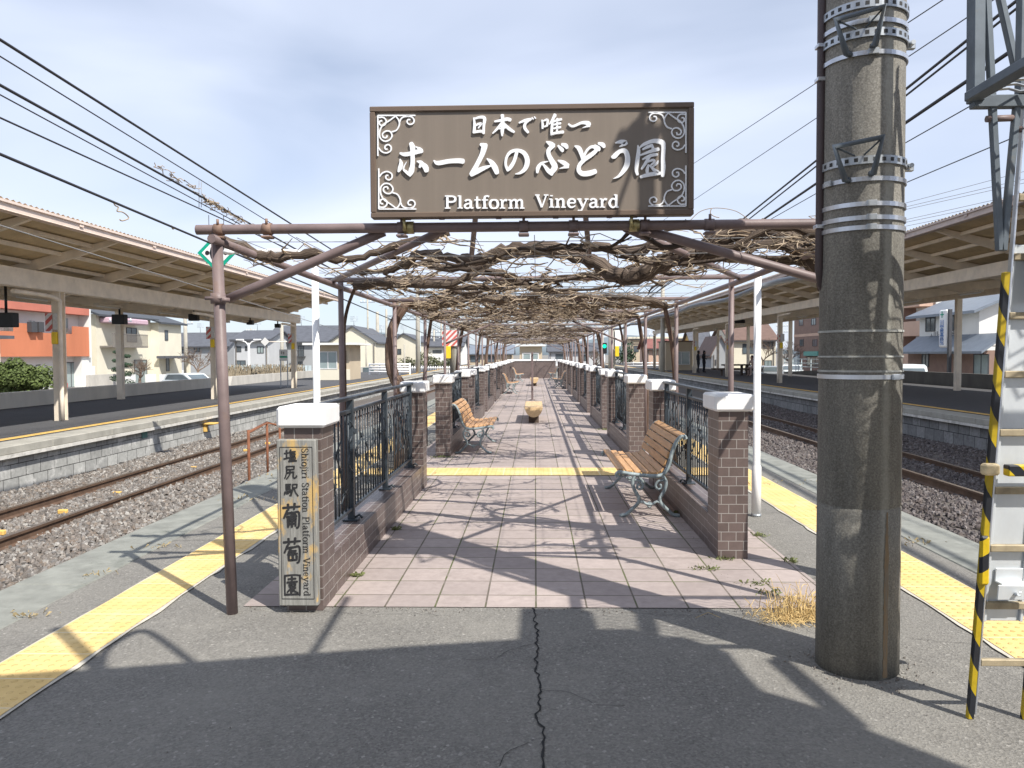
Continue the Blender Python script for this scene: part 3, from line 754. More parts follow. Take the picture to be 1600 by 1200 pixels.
for i, (s, y) in enumerate(VY):
    x = s * (VR.uniform(1.79, 1.83) if i < 8 else VR.uniform(1.7, 1.8)); ln = VR.uniform(-.04, .04) if i < 8 else VR.uniform(-.25, .25)
    tr = [(x, y, 0), (x + s * .03, y + ln * .2, .7), (x - s * VR.uniform(0, .04), y + ln * .5, 1.5), (x - s * .12, y + ln, 2.1)]
    vine(f'bare grapevine on the {"right" if s > 0 else "left"} edge of the pergola, {ORD[i + 3]} trunk from the front', tr, VR.uniform(.026, .036) if y < 18 else VR.uniform(.04, .075), max(4.6, y - 2.6), y + 2.9, 8, 130 if y < 20 else 90, None, y < 16)
# ------------------------------------------------------------------ lettering by brush strokes
def stroke(g, pts, put, h, layer, n=5, rnd=True):
    """pts: (x, y, width); put(x, y, lift) -> 3-D point; a variable-width ribbon of thickness h"""
    P = smooth_pts(pts, n) if len(pts) > 2 else pts
    L, Rr = [], []
    for i, (x, y, w_) in enumerate(P):
        a, b = P[max(0, i - 1)], P[min(len(P) - 1, i + 1)]
        dx, dy = b[0] - a[0], b[1] - a[1]; q = math.hypot(dx, dy) or 1; nx, ny = -dy / q, dx / q; w_ = max(w_, 1e-5)
        L.append((x + nx * w_ / 2, y + ny * w_ / 2)); Rr.append((x - nx * w_ / 2, y - ny * w_ / 2))
    def cap(i, j):
        x, y, w_ = P[i]; dx, dy = x - P[j][0], y - P[j][1]; q = math.hypot(dx, dy) or 1; dx /= q; dy /= q; w_ *= .5
        return [(x - dy * w_ * math.cos(t) + dx * w_ * .6 * math.sin(t), y + dx * w_ * math.cos(t) + dy * w_ * .6 * math.sin(t)) for t in (.6, 1.2, 1.94, 2.54)]
    ring = L + (cap(-1, -2) if rnd else []) + Rr[::-1] + (cap(0, 1) if rnd else [])
    top = h + layer
    b = len(g.v); k = len(L)
    g.v += [tuple(put(*p, top)) for p in L] + [tuple(put(*p, top)) for p in Rr]
    for i in range(k - 1): g.face([b + i, b + i + 1, b + k + i + 1, b + k + i])
    if rnd:
        for e, c in ((k - 1, cap(-1, -2)), (0, cap(0, 1))):
            m = len(g.v); g.v += [tuple(put(*p, top)) for p in c]
            ids = ([b + e] + [m + i for i in range(4)] + [b + k + e]) if e else ([b + k] + [m + i for i in range(4)] + [b])
            g.face(ids)
    m = len(g.v); g.v += [tuple(put(*p, top)) for p in ring] + [tuple(put(*p, 0)) for p in ring]; r = len(ring)
    for i in range(r): g.face([m + i, m + (i + 1) % r, m + r + (i + 1) % r, m + r + i])

SERIF = {   # centre-line strokes, baseline 0, x-height .70, capital 1.0, weights 1 = stem
 'P': (.92, [[(.2, .02, 1), (.2, .98, 1)], [(.2, .94, .7), (.55, .94, .7), (.74, .86, .9), (.78, .73, 1), (.72, .58, .9), (.52, .51, .7), (.2, .51, .7)], [(.02, .04, .5), (.42, .04, .5)], [(.02, .96, .5), (.3, .96, .5)]]),
 'l': (.44, [[(.2, .02, 1), (.2, 1.0, 1)], [(.02, .04, .5), (.4, .04, .5)], [(.03, .97, .5), (.2, .97, .5)]]),
 'a': (.78, [[(.13, .56, .9), (.24, .66, .7), (.42, .66, .7), (.53, .54, 1), (.53, .18, 1), (.60, .05, .7), (.74, .07, .5)], [(.52, .40, .6), (.28, .37, .7), (.12, .26, .9), (.14, .09, .8), (.30, .03, .7), (.45, .09, .6), (.53, .2, .6)]]),
 't': (.54, [[(.22, .92, .8), (.22, .18, 1), (.30, .05, .7), (.48, .09, .5)], [(.02, .66, .55), (.47, .66, .55)]]),
 'f': (.50, [[(.54, .90, .9), (.43, .97, .6), (.30, .94, .7), (.22, .80, 1), (.22, .02, 1)], [(.02, .66, .55), (.46, .66, .55)], [(.04, .04, .5), (.44, .04, .5)]]),
 'o': (.80, [[(.40, .67, .6), (.20, .61, .9), (.11, .35, 1.1), (.20, .09, .9), (.40, .03, .6), (.60, .09, .9), (.69, .35, 1.1), (.60, .61, .9), (.40, .67, .6)]]),
 'r': (.62, [[(.2, .02, 1), (.2, .66, 1)], [(.02, .66, .5), (.2, .66, .5)], [(.02, .04, .5), (.42, .04, .5)], [(.21, .40, .6), (.32, .60, .6), (.44, .67, .8), (.54, .60, 1)]]),
 'm': (1.26, [[(.2, .02, 1), (.2, .66, 1)], [(.02, .66, .5), (.2, .66, .5)], [(.02, .04, .5), (.36, .04, .5)], [(.21, .45, .6), (.33, .62, .6), (.48, .67, .8), (.60, .55, 1), (.60, .02, 1)], [(.46, .04, .5), (.76, .04, .5)], [(.61, .45, .6), (.73, .62, .6), (.88, .67, .8), (1.0, .55, 1), (1.0, .02, 1)], [(.86, .04, .5), (1.2, .04, .5)]]),
 'n': (.86, [[(.2, .02, 1), (.2, .66, 1)], [(.02, .66, .5), (.2, .66, .5)], [(.02, .04, .5), (.36, .04, .5)], [(.21, .45, .6), (.33, .62, .6), (.48, .67, .8), (.61, .55, 1), (.61, .02, 1)], [(.46, .04, .5), (.80, .04, .5)]]),
 'V': (1.0, [[(.16, .95, 1.1), (.50, .03, .9)], [(.82, .95, .6), (.50, .03, .6)], [(.0, .96, .5), (.34, .96, .5)], [(.64, .96, .5), (.98, .96, .5)]]),
 'i': (.44, [[(.2, .02, 1), (.2, .66, 1)], [(.02, .66, .5), (.2, .66, .5)], [(.02, .04, .5), (.4, .04, .5)], [(.2, .87, 1.15), (.2, .95, 1.15)]]),
 'j': (.42, [[(.22, .66, 1), (.22, -.10, 1), (.14, -.24, .8), (.02, -.24, .7)], [(.04, .66, .5), (.22, .66, .5)], [(.22, .87, 1.15), (.22, .95, 1.15)]]),
 'e': (.76, [[(.13, .37, .6), (.62, .37, .6)], [(.62, .38, .7), (.58, .58, .8), (.40, .67, .7), (.20, .60, .9), (.11, .35, 1.1), (.20, .10, .9), (.40, .03, .7), (.64, .15, .5)]]),
 'y': (.84, [[(.16, .64, 1.1), (.42, .06, .9)], [(.70, .64, .6), (.42, .03, .7), (.30, -.20, .8), (.16, -.26, .9), (.08, -.18, .9)], [(.0, .66, .5), (.32, .66, .5)], [(.54, .66, .5), (.84, .66, .5)]]),
 'd': (.86, [[(.61, 1.0, 1), (.61, .02, 1)], [(.44, .97, .5), (.61, .97, .5)], [(.61, .04, .5), (.80, .04, .5)], [(.61, .52, .6), (.48, .66, .7), (.28, .65, .8), (.12, .36, 1.1), (.24, .08, .8), (.42, .03, .7), (.60, .18, .6)]]),
 'S': (.78, [[(.62, .74, .5), (.54, .93, .7), (.36, .98, .6), (.16, .90, .9), (.12, .72, 1), (.30, .56, 1), (.54, .44, 1), (.66, .26, 1), (.56, .08, .9), (.36, .02, .6), (.16, .08, .7), (.10, .28, .5)]]),
 'h': (.86, [[(.2, .02, 1), (.2, 1.0, 1)], [(.03, .97, .5), (.2, .97, .5)], [(.02, .04, .5), (.36, .04, .5)], [(.21, .45, .6), (.33, .62, .6), (.48, .67, .8), (.61, .55, 1), (.61, .02, 1)], [(.46, .04, .5), (.80, .04, .5)]]),
 ' ': (.62, [])}
def latin(g, text, put, x0, x1, y0, size, wt, h, vertical=False):
    """text from x0 to x1 on baseline y0 (y grows downwards), cap height = size"""
    tot = sum(SERIF[c][0] for c in text); k = (x1 - x0) / tot; x = x0; ly = 0
    for c in text:
        for st in SERIF[c][1]:
            ly = (ly + 1) % 6
            q = [(x + a * k, y0 - b * size, w_ * wt) for a, b, w_ in st]
            stroke(g, q, put, h, ly * .00035, 4, False)
        x += SERIF[c][0] * k

# ------------------------------------------------------------------ the big sign over the entrance
SY = 4.375                                             # front plane of the panel
m_sign = mat('sign_brown', (.200, .166, .135), .45, var=.06, scale=2, stretch=(9, 1, .25), dirt=(.215, .182, .15), dirt_at=.62)
m_signframe = mat('sign_frame_brown', (.145, .105, .08), .4, var=.08, scale=4)
m_letter = mat('white_letter_acrylic', (.86, .87, .89), .3, var=.015, scale=3, spec=.5)
tl, br_ = atY(578, 167.5, SY), atY(1083.5, 336, SY)
X0, X1, Z0, Z1 = tl.x, br_.x, br_.z, tl.z
sg = thing('signboard', 'wide brown sign with white Japanese lettering reading Platform Vineyard, mounted over the pergola entrance', 'sign', ((X0 + X1) / 2, SY, Z0))
g = MB(); g.box(X0 + .02, X1 - .02, SY, SY + .05, Z0 + .02, Z1 - .02); part(g, 'panel', m_sign, sg)
g = MB(); f_ = .030
for a in ((X0, X1, Z1 - f_, Z1), (X0, X1, Z0, Z0 + f_), (X0, X0 + f_, Z0 + f_, Z1 - f_), (X1 - f_, X1, Z0 + f_, Z1 - f_)):
    g.cbox(a[0], a[1], SY - .014, SY + .06, a[2], a[3], .004)
part(g, 'frame', m_signframe, sg)
def put_sign(x, y, lift): p = atY(x, y, SY); return Vector((p.x, SY - lift, p.z))
def A(u, v, w_): return (620 + u / 6.6667, 170 + v / 6.6667, w_ / 6.6667)
def B_(u, v, w_): return (820 + u / 6.6667, 170 + v / 6.6667, w_ / 6.6667)
CH = {
 'lower_character': [
  (A, [[(38, 468, 20), (85, 480, 40), (150, 470, 42), (225, 450, 46), (262, 440, 50)], [(152, 365, 44), (168, 410, 54), (168, 500, 42), (166, 590, 44), (152, 660, 56), (140, 708, 14)], [(200, 400, 10), (245, 425, 34)], [(140, 700, 20), (105, 665, 30), (72, 628, 16), (105, 558, 5)], [(38, 530, 12), (48, 575, 38), (34, 630, 40), (20, 660, 20)], [(215, 552, 12), (260, 570, 46), (240, 615, 20)], [(250, 565, 30), (300, 610, 58), (312, 655, 44)]]),
  (A, [[(388, 543, 12), (430, 570, 44), (540, 552, 46), (640, 546, 50), (694, 552, 52)]]),
  (A, [[(875, 375, 30), (925, 395, 64)], [(915, 395, 62), (890, 480, 50), (840, 580, 46), (800, 650, 46), (778, 688, 46)], [(775, 690, 46), (840, 655, 52), (910, 622, 42), (982, 598, 16)], [(940, 525, 12), (985, 560, 46), (1025, 620, 60), (1045, 675, 44)]]),
  (A, [[(1252, 450, 34), (1222, 550, 36), (1180, 620, 38), (1150, 645, 24)], [(1160, 648, 30), (1136, 590, 26), (1142, 520, 26), (1180, 460, 32), (1250, 438, 34), (1325, 465, 44), (1360, 540, 50), (1342, 620, 46), (1290, 670, 28), (1235, 684, 8)]]),
  (B_, [[(225, 348, 14), (268, 370, 48), (300, 388, 44)], [(300, 388, 40), (252, 430, 44), (248, 480, 44), (280, 545, 52), (312, 610, 62), (272, 672, 50)], [(285, 690, 30), (245, 650, 44), (205, 600, 26), (175, 572, 18)], [(130, 670, 24), (138, 620, 40), (175, 572, 26), (245, 552, 6)], [(345, 543, 12), (400, 565, 44), (448, 596, 42)], [(448, 605, 40), (410, 615, 24), (360, 628, 6)], [(345, 390, 18), (385, 430, 40), (392, 450, 24)], [(385, 375, 26), (425, 390, 46), (440, 415, 30)]]),
  (B_, [[(520, 393, 14), (562, 415, 46), (588, 470, 44), (605, 530, 36)], [(612, 505, 22), (645, 440, 26), (690, 402, 28), (735, 410, 40), (740, 440, 40), (690, 485, 44), (620, 535, 42), (570, 590, 40), (562, 645, 46), (600, 680, 52), (670, 676, 56), (735, 655, 50)], [(725, 385, 18), (765, 415, 40), (772, 440, 22)], [(765, 365, 24), (810, 380, 46), (825, 405, 30)]]),
  (B_, [[(945, 360, 14), (1000, 348, 40), (1050, 362, 44), (985, 398, 10)], [(905, 505, 26), (930, 500, 50), (985, 450, 42), (1042, 445, 50), (1068, 510, 52), (1060, 590, 56), (1015, 665, 42), (970, 710, 24), (922, 732, 6)]]),
  (B_, [[(1175, 385, 10), (1183, 440, 36), (1168, 560, 42), (1160, 640, 36), (1172, 690, 26)], [(1192, 412, 14), (1240, 375, 32), (1340, 340, 40), (1425, 355, 52), (1442, 400, 44), (1436, 520, 42), (1440, 620, 46), (1432, 705, 34)], [(1205, 715, 30), (1280, 692, 40), (1360, 680, 40), (1410, 675, 30)],
        [(1225, 428, 18), (1270, 405, 30), (1318, 388, 30)], [(1320, 378, 20), (1332, 420, 28), (1318, 440, 18)], [(1200, 490, 16), (1290, 455, 30), (1388, 425, 38)], [(1225, 530, 14), (1300, 495, 32), (1375, 480, 28)], [(1300, 490, 30), (1262, 560, 34), (1215, 630, 22)], [(1270, 560, 16), (1330, 540, 26), (1345, 560, 26), (1300, 600, 16)], [(1385, 545, 12), (1370, 575, 26), (1330, 605, 14)], [(1285, 590, 22), (1272, 640, 34), (1278, 690, 20)], [(1300, 595, 16), (1345, 640, 30), (1385, 660, 26)]])],
 'upper_character': [
  (A, [[(805, 100, 16), (812, 180, 28), (805, 255, 28)], [(815, 108, 16), (870, 93, 26), (915, 105, 34), (908, 180, 26), (905, 262, 26)], [(825, 182, 12), (850, 165, 24), (886, 160, 18), (850, 205, 12)], [(815, 250, 22), (860, 240, 28), (905, 242, 26)]]),
  (A, [[(1020, 138, 18), (1090, 125, 28), (1150, 112, 34), (1185, 122, 34)], [(1100, 72, 36), (1107, 150, 32), (1100, 230, 36), (1098, 288, 14)], [(1095, 150, 20), (1060, 200, 28), (1000, 262, 12)], [(1112, 150, 14), (1160, 205, 34), (1222, 248, 24)], [(1068, 215, 14), (1130, 202, 20)]]),
  (A, [[(1275, 152, 16), (1340, 125, 28), (1400, 112, 22)], [(1395, 118, 18), (1345, 150, 26), (1332, 200, 32), (1368, 252, 26)], [(1408, 96, 10), (1422, 114, 14)], [(1432, 88, 10), (1446, 106, 14)]]),
  (B_, [[(178, 122, 12), (186, 165, 24), (185, 210, 20)], [(188, 135, 12), (236, 120, 24), (232, 180, 22)], [(192, 195, 14), (234, 182, 18)], [(315, 68, 34), (288, 120, 26), (255, 168, 10)], [(290, 120, 22), (282, 200, 28), (278, 278, 24)], [(300, 138, 18), (340, 125, 24), (382, 115, 22)], [(300, 172, 16), (372, 156, 22)], [(298, 212, 16), (372, 196, 22)], [(278, 268, 24), (340, 255, 26), (400, 248, 30)], [(338, 108, 20), (334, 250, 22)]]),
  (B_, [[(455, 165, 18), (500, 188, 24), (590, 152, 28), (655, 155, 44), (672, 172, 36)], [(672, 180, 30), (635, 192, 16), (598, 206, 4)]])]}
for name, chars in CH.items():
    for fn, strokes in chars:
        g = MB()
        for i, st in enumerate(strokes): stroke(g, [fn(*p) for p in st], put_sign, .012, (i % 9) * .00035)
        part(g, name, m_letter, sg)
for text, xa, xb in (('Platform', 695, 821), ('Vineyard', 836, 968)):
    g = MB(); y0 = 326.5 if xa < 800 else 325.0
    latin(g, text, put_sign, xa, xb, y0, 20.5, 3.7, .010); part(g, 'english_word', m_letter, sg)
SCR = [[(360, 0), (0, 0), (0, 390)], [(170, 5), (110, 50), (50, 90), (18, 150), (20, 210), (60, 246), (110, 236), (136, 195), (118, 155), (78, 150), (46, 175), (52, 208), (82, 212), (88, 190)],
       [(170, 5), (200, 45), (206, 90), (180, 140), (132, 158)], [(206, 70), (230, 25), (280, 8), (325, 14), (348, 45), (338, 76), (305, 86), (282, 66), (288, 42), (312, 40)],
       [(5, 20), (50, 18), (78, 45), (74, 80), (44, 98), (16, 82), (20, 55), (42, 50)], [(8, 310), (35, 345), (80, 360), (122, 340), (126, 300), (98, 280), (70, 295), (72, 322), (92, 322)]]
for cx, cy, fx, fy in ((590.8, 181, 1, 1), (592.2, 327, 1, -1), (1071.3, 176.2, -1, 1), (1071.3, 322.4, -1, -1)):
    g = MB()
    for q in SCR:
        P = [(cx + fx * x / 6.154, cy + fy * y / 6.154, 2.1 if len(q) > 3 else 1.9) for x, y in q]
        if len(q) == 3:
            stroke(g, P[:2], put_sign, .008, .001, 1, False); stroke(g, P[1:], put_sign, .008, .0013, 1, False)
        else: stroke(g, P, put_sign, .008, .0003 * len(q) % .001, 5, False)
    part(g, 'corner_scroll', m_letter, sg)
for xx, m_ in ((-.71, m_yellow), (-.52, m_pipe), (-.2, m_pipe), (.12, m_pipe), (.42, m_pipe), (.56, m_yellow)):
    g = MB(); g.cbox(xx - .016, xx + .016, SY + .02, SY + .045, 2.26, Z0 + .1, .002)
    part(g, 'bracket', m_pipe, sg)
    if m_ is m_yellow:
        g = MB(); g.tube([(xx - .028, 4.44, 2.222), (xx + .028, 4.44, 2.222)], .036, 12); g.tube([(xx - .02, 4.395, 2.2), (xx - .02, 4.39, 2.27)], .009, 6); part(g, 'pipe_clamp', mat('zinc_yellow', (.42, .36, .18), .4, .6, var=.2, scale=20), sg)
for xx in (-.30, .26):                                   # raking struts behind the panel
    g = MB(); g.tube([(xx, SY + .05, Z0 + .30), (xx * 1.5, 5.6, 2.20)], .018, 8); part(g, 'strut', m_pipe, sg)

# ------------------------------------------------------------------ wooden name board on the front pillar
def wood_mat():
    b = NB('weathered_board')
    gr = b.noise(6, 7, .7, stretch=(9, 9, .6)); pa = b.noise(5.5, 5, .6, stretch=(1.3, 1.3, .7))
    c = b.ramp(gr, [(.3, (.14, .137, .125)), (.5, (.25, .245, .225)), (.7, (.36, .355, .33))])
    c = b.mix(b.ramp(pa, [(.53, 0.0), (.60, .85)]), c, (.58, .38, .13))
    b.bump(gr, .5, .004); return b.out(c, .85)
m_board = wood_mat(); m_ink = mat('carved_black', (.022, .022, .024), .9, var=.3, scale=40)
NY = 4.44
p0, p1 = atY(431.5, 687, NY), atY(497, 947, NY)
nb = thing('name_board', 'weathered upright wooden name board with carved black lettering on the front left pillar', 'sign', ((p0.x + p1.x) / 2, NY, p1.z))
g = MB(); g.cbox(p0.x, p1.x, NY, NY + .052, p1.z, p0.z, .005); part(g, 'board', m_board, nb)
TX = lambda px_: p0.x + (p1.x - p0.x) * px_; TZ = lambda q: p0.z + (p1.z - p0.z) * q
def put_nb(x, y, lift): return Vector((TX(x), NY - lift - .0006, TZ(y)))
def lay(x0, x1, y0, y1): return lambda x, y: (x0 + (x1 - x0) * x / 100, y0 + (y1 - y0) * y / 100)
g = MB()
for P in ([(.085, .045), (.905, .045)], [(.905, .045), (.905, .957)], [(.905, .957), (.085, .957)], [(.085, .957), (.085, .045)]):
    stroke(g, [(a, b, .016 if abs(P[0][1] - P[1][1]) > .1 else .0048) for a, b in P], put_nb, .0006, .0, 1, False)
part(g, 'border_line', m_ink, nb)
GR = [[(5, 20), (95, 14)], [(32, 5), (34, 28)], [(68, 2), (64, 26)]]
WR = [[(28, 30), (10, 60)], [(25, 42), (60, 38), (90, 38), (88, 90), (76, 98)]]
KAN = [
 (.185, .52, .054, .135, [[(5, 35), (38, 30)], [(22, 12), (22, 68)], [(2, 75), (40, 65)], [(55, 8), (45, 30)], [(50, 25), (90, 20)], [(52, 38), (54, 54)], [(52, 38), (86, 36), (83, 52)], [(54, 54), (83, 52)], [(50, 62), (50, 88)], [(50, 62), (86, 60), (84, 88)], [(62, 62), (62, 88)], [(74, 62), (73, 88)], [(38, 92), (98, 88)]]),
 (.19, .51, .152, .235, [[(20, 10), (80, 8)], [(80, 8), (78, 30)], [(22, 32), (78, 30)], [(20, 10), (20, 55), (5, 95)], [(25, 55), (75, 48)], [(75, 48), (72, 80), (80, 92), (98, 85), (98, 75)], [(48, 35), (46, 65), (20, 98)]]),
 (.19, .54, .258, .340, [[(12, 10), (12, 52)], [(12, 12), (48, 10)], [(12, 25), (44, 23)], [(12, 38), (44, 36)], [(28, 10), (28, 50)], [(12, 52), (48, 50), (46, 85), (38, 90)], [(5, 65), (2, 85)], [(16, 65), (18, 80)], [(26, 63), (30, 78)], [(36, 60), (40, 72)], [(60, 12), (92, 10)], [(92, 10), (90, 35)], [(60, 36), (90, 35)], [(60, 12), (60, 50), (48, 95)], [(72, 40), (82, 70), (100, 95)]]),
 (.12, .60, .378, .530, GR + WR + [[(25, 55), (78, 52)], [(52, 36), (52, 95)], [(32, 62), (32, 95)], [(32, 62), (72, 60)], [(72, 60), (70, 92)], [(32, 73), (70, 70)], [(32, 84), (70, 81)], [(64, 43), (74, 48)]]),
 (.12, .60, .585, .74, GR + WR + [[(45, 42), (32, 58)], [(38, 54), (72, 52)], [(28, 66), (78, 63)], [(54, 52), (54, 86)], [(32, 74), (32, 90)], [(32, 89), (74, 87)], [(74, 72), (74, 88)]]),
 (.12, .59, .80, .942, [[(10, 10), (8, 95)], [(10, 12), (60, 8), (92, 10)], [(92, 8), (90, 95)], [(10, 92), (90, 90)], [(28, 26), (70, 23)], [(48, 16), (48, 38)], [(22, 40), (78, 36)], [(34, 48), (36, 60)], [(34, 48), (66, 46)], [(66, 46), (64, 58)], [(36, 60), (64, 58)], [(48, 60), (22, 82)], [(42, 66), (42, 84)], [(42, 84), (52, 76)], [(66, 62), (54, 72)], [(50, 66), (60, 76), (80, 84)]])]
asp = (p0.z - p1.z) / (p1.x - p0.x)
def put_k(x, y, lift): return Vector((p0.x + x, NY - lift - .0006, p0.z - y))
wdt = p1.x - p0.x; hgt = p0.z - p1.z
for xa, xb, ya, yb, strokes in KAN:
    g = MB(); F_ = lay(xa * wdt, xb * wdt, ya * hgt, yb * hgt); wt = (xb - xa) * wdt * (.105 if len(strokes) < 14 else .088)
    for i, st in enumerate(strokes):
        q = [F_(*p) for p in st]; stroke(g, [(x, y, wt * (1.0 if j else 1.25)) for j, (x, y) in enumerate(q)], put_k, .0012, (i % 9) * .0003, 4)
    part(g, 'carved_character', m_ink, nb)
g = MB()
def put_v(x, y, lift): return Vector((p0.x + .64 * wdt - y, NY - lift - .0006, p0.z - x))     # letters turned to read downwards
latin(g, 'Shiojiri Station Platform Vineyard', put_v, .050 * hgt, .94 * hgt, 0, .040, .0044, .0010); part(g, 'carved_english', m_ink, nb)
# ------------------------------------------------------------------ concrete utility pole
def pole_mat():
    b = NB('spun_concrete')
    n1 = b.noise(120, 3, .7); n2 = b.noise(3.2, 6, .7, stretch=(2.2, 2.2, .45)); n3 = b.noise(34, 4, .75)
    c = b.ramp(n1, [(.3, (.168, .158, .140)), (.5, (.250, .237, .210)), (.68, (.355, .338, .300))])
    c = b.mix(1.0, c, b.ramp(n2, [(.3, .62), (.7, 1.2)]), 'MULTIPLY')
    c = b.mix(b.ramp(n3, [(.58, 0.0), (.66, .4)]), c, (.32, .305, .255))
    sx = b.n('SeparateXYZ'); b.l(b.co(), sx.inputs[0])
    an = b.math('ARCTAN2', sx.outputs[1], sx.outputs[0])
    st = b.math('ABSOLUTE', b.math('ADD', an, R(75)))
    st = b.math('ADD', st, b.math('MULTIPLY', b.math('SUBTRACT', b.noise(5, 5, .7), .5), .22))
    c = b.mix(b.ramp(st, [(.05, .75), (.16, 0.0)]), c, b.mix(b.noise(60, 3), (.30, .29, .25), (.50, .49, .44)))        # pale leached seam
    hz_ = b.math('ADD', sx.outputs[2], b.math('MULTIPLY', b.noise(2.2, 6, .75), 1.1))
    c = b.mix(b.ramp(b.math('MULTIPLY', hz_, .25), [(.62, 1.0), (.74, 0.0)]), c, b.mix(1.0, c, (.82, .82, .81), 'MULTIPLY'))   # lower half darkened to paint in its shade
    b.bump(n1, .35, .003); return b.out(c, .85, 0, .25)
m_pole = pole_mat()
PX, PY, PR = 1.54, 3.75, .183
up = thing('utility_pole', 'thick grey concrete utility pole ringed with steel bands at the right front', 'pole', (PX, PY, 0))
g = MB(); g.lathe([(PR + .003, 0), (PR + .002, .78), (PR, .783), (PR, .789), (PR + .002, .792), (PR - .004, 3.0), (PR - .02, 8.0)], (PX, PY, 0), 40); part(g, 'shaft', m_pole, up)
g = MB()                                                # rust run below the seam, and paint rings
a0 = math.atan2(-.95, .22)
for i in range(8):
    pass
def onpole(a, z, r=PR + .0045): return (PX + r * math.cos(a), PY + r * math.sin(a), z)
aa = R(-72)
rr = random.Random(8); n_ = 40; zs = [.775 - .765 * k / n_ for k in range(n_ + 1)]
wl_ = [min(.02 + .0045 * k, .075) * rr.uniform(.75, 1.1) for k in range(n_ + 1)]; wr_ = [min(.02 + .004 * k, .065) * rr.uniform(.75, 1.1) for k in range(n_ + 1)]
for i in range(n_):
    g.quad(onpole(aa - wl_[i], zs[i]), onpole(aa - wl_[i + 1], zs[i + 1]), onpole(aa, zs[i + 1]), onpole(aa, zs[i])); g.quad(onpole(aa, zs[i]), onpole(aa, zs[i + 1]), onpole(aa + wr_[i + 1], zs[i + 1]), onpole(aa + wr_[i], zs[i]))
def rust_mat():
    b = NB('rust_run'); n = b.noise(9, 6, .7, stretch=(4, 4, .5))
    return b.out(b.ramp(n, [(.3, (.185, .17, .145)), (.52, (.235, .165, .095)), (.7, (.25, .225, .185))]), .9)
part(g, 'rust_stain', rust_mat(), up)
def ring(z0, z1, r, n=48, a0=0.0, a1=6.2832):
    g = MB()
    for i in range(n):
        a, b = a0 + (a1 - a0) * i / n, a0 + (a1 - a0) * (i + 1) / n
        P = lambda t, rr, z: (PX + rr * math.cos(t), PY + rr * math.sin(t), z)
        g.quad(P(a, r, z0), P(b, r, z0), P(b, r, z1), P(a, r, z1)); g.quad(P(a, r - .006, z1), P(a, r, z1), P(b, r, z1), P(b, r - .006, z1)); g.quad(P(a, r, z0), P(a, r - .006, z0), P(b, r - .006, z0), P(b, r, z0))
    return g
zp = lambda y: 1.5 + (554 - y) / 1220 * 3.56
m_ringpaint = mat('pale_ring_mark', (.40, .40, .37), .8, var=.3, scale=25)
for y, hgt_ in ((520, .010), (560, .008), (583, .009)):
    part(ring(zp(y) - hgt_ / 2, zp(y) + hgt_ / 2, PR + .0045), 'ring_mark', m_ringpaint, up)
for y in (96, 287, 325, 346, 361, 592, 48):
    o = part(ring(zp(y) - .010, zp(y) + .010, PR + .006), 'steel_strap', m_strap, up)
    ang = R(-100) if y != 592 else R(-62)
    g = MB(); M = Matrix.Translation(Vector(onpole(ang if y != 287 else R(-160), zp(y), PR + .012))) @ Matrix.Rotation((ang if y != 287 else R(-160)) + math.pi / 2, 4, 'Z'); g.cbox(-.022, .022, -.006, .006, -.013, .013, .002, M); part(g, 'buckle', m_steel, o)
m_hole = mat('band_hole_dark', (.05, .05, .05), .8)
for y in (22, 66, 258):
    z = zp(y); g = ring(z - .018, z + .018, PR + .007); g.cur = 1
    for k in range(30):
        a = 2 * math.pi * k / 30
        for da in (-.035,):
            P = lambda t, zz: (PX + (PR + .0078) * math.cos(t), PY + (PR + .0078) * math.sin(t), zz)
            g.quad(P(a - .045, z - .008), P(a + .045, z - .008), P(a + .045, z + .009), P(a - .045, z + .009))
    part(g, 'punched_band', [m_steel, m_hole], up)
    if y != 22:                                        # stirrup steps and the clamp bolt on the right
        g = MB(); zz = z + .015; F0 = PY - PR
        ac = lambda t, r, q: (PX + r * math.sin(t), PY - r * math.cos(t), q)
        t0 = -.43
        g.tube([ac(t0 - .26, PR + .008, zz - .10), ac(t0 - .28, PR + .035, zz - .105), ac(t0 - .42, PR + .075, zz + .045), ac(t0 + .36, PR + .075, zz + .062), ac(t0 + .25, PR + .035, zz - .088), ac(t0 + .23, PR + .008, zz - .08)], .0145, 8)
        g.tube([ac(t0 - .40, PR + .07, zz + .04), ac(t0 - .12, PR + .008, zz + .005)], .004, 6); g.tube([ac(t0 + .33, PR + .07, zz + .052), ac(t0 + .08, PR + .008, zz + .005)], .004, 6)
        part(g, 'climbing_step', m_angle, up)
        g = MB(); g.cbox(PX + PR - .005, PX + PR + .045, PY - .03, PY - .005, z - .02, z + .018, .004); g.tube([(PX + PR + .02, PY - .06, z), (PX + PR + .02, PY + .03, z)], .011, 8); part(g, 'band_clamp', m_steel, up)
g = MB(); cx_, cy_ = PX - PR * .97 - .012, PY + .01; g.tube([(cx_, cy_, 6.5), (cx_, cy_, 2.02), (cx_ - .002, cy_, 1.9), (cx_ + .012, cy_ + .01, 1.82), (cx_ + .05, cy_ + .03, 1.77)], [.021, .021, .021, .019, .016], 10); part(g, 'conduit', mat('brown_conduit', (.07, .05, .05), .5), up)
for y in (62, 115, 350):
    g = MB(); g.cbox(cx_ - .025, cx_ + .03, cy_ - .024, cy_ + .024, zp(y) - .009, zp(y) + .009, .002); part(g, 'conduit_clip', m_strap, up)
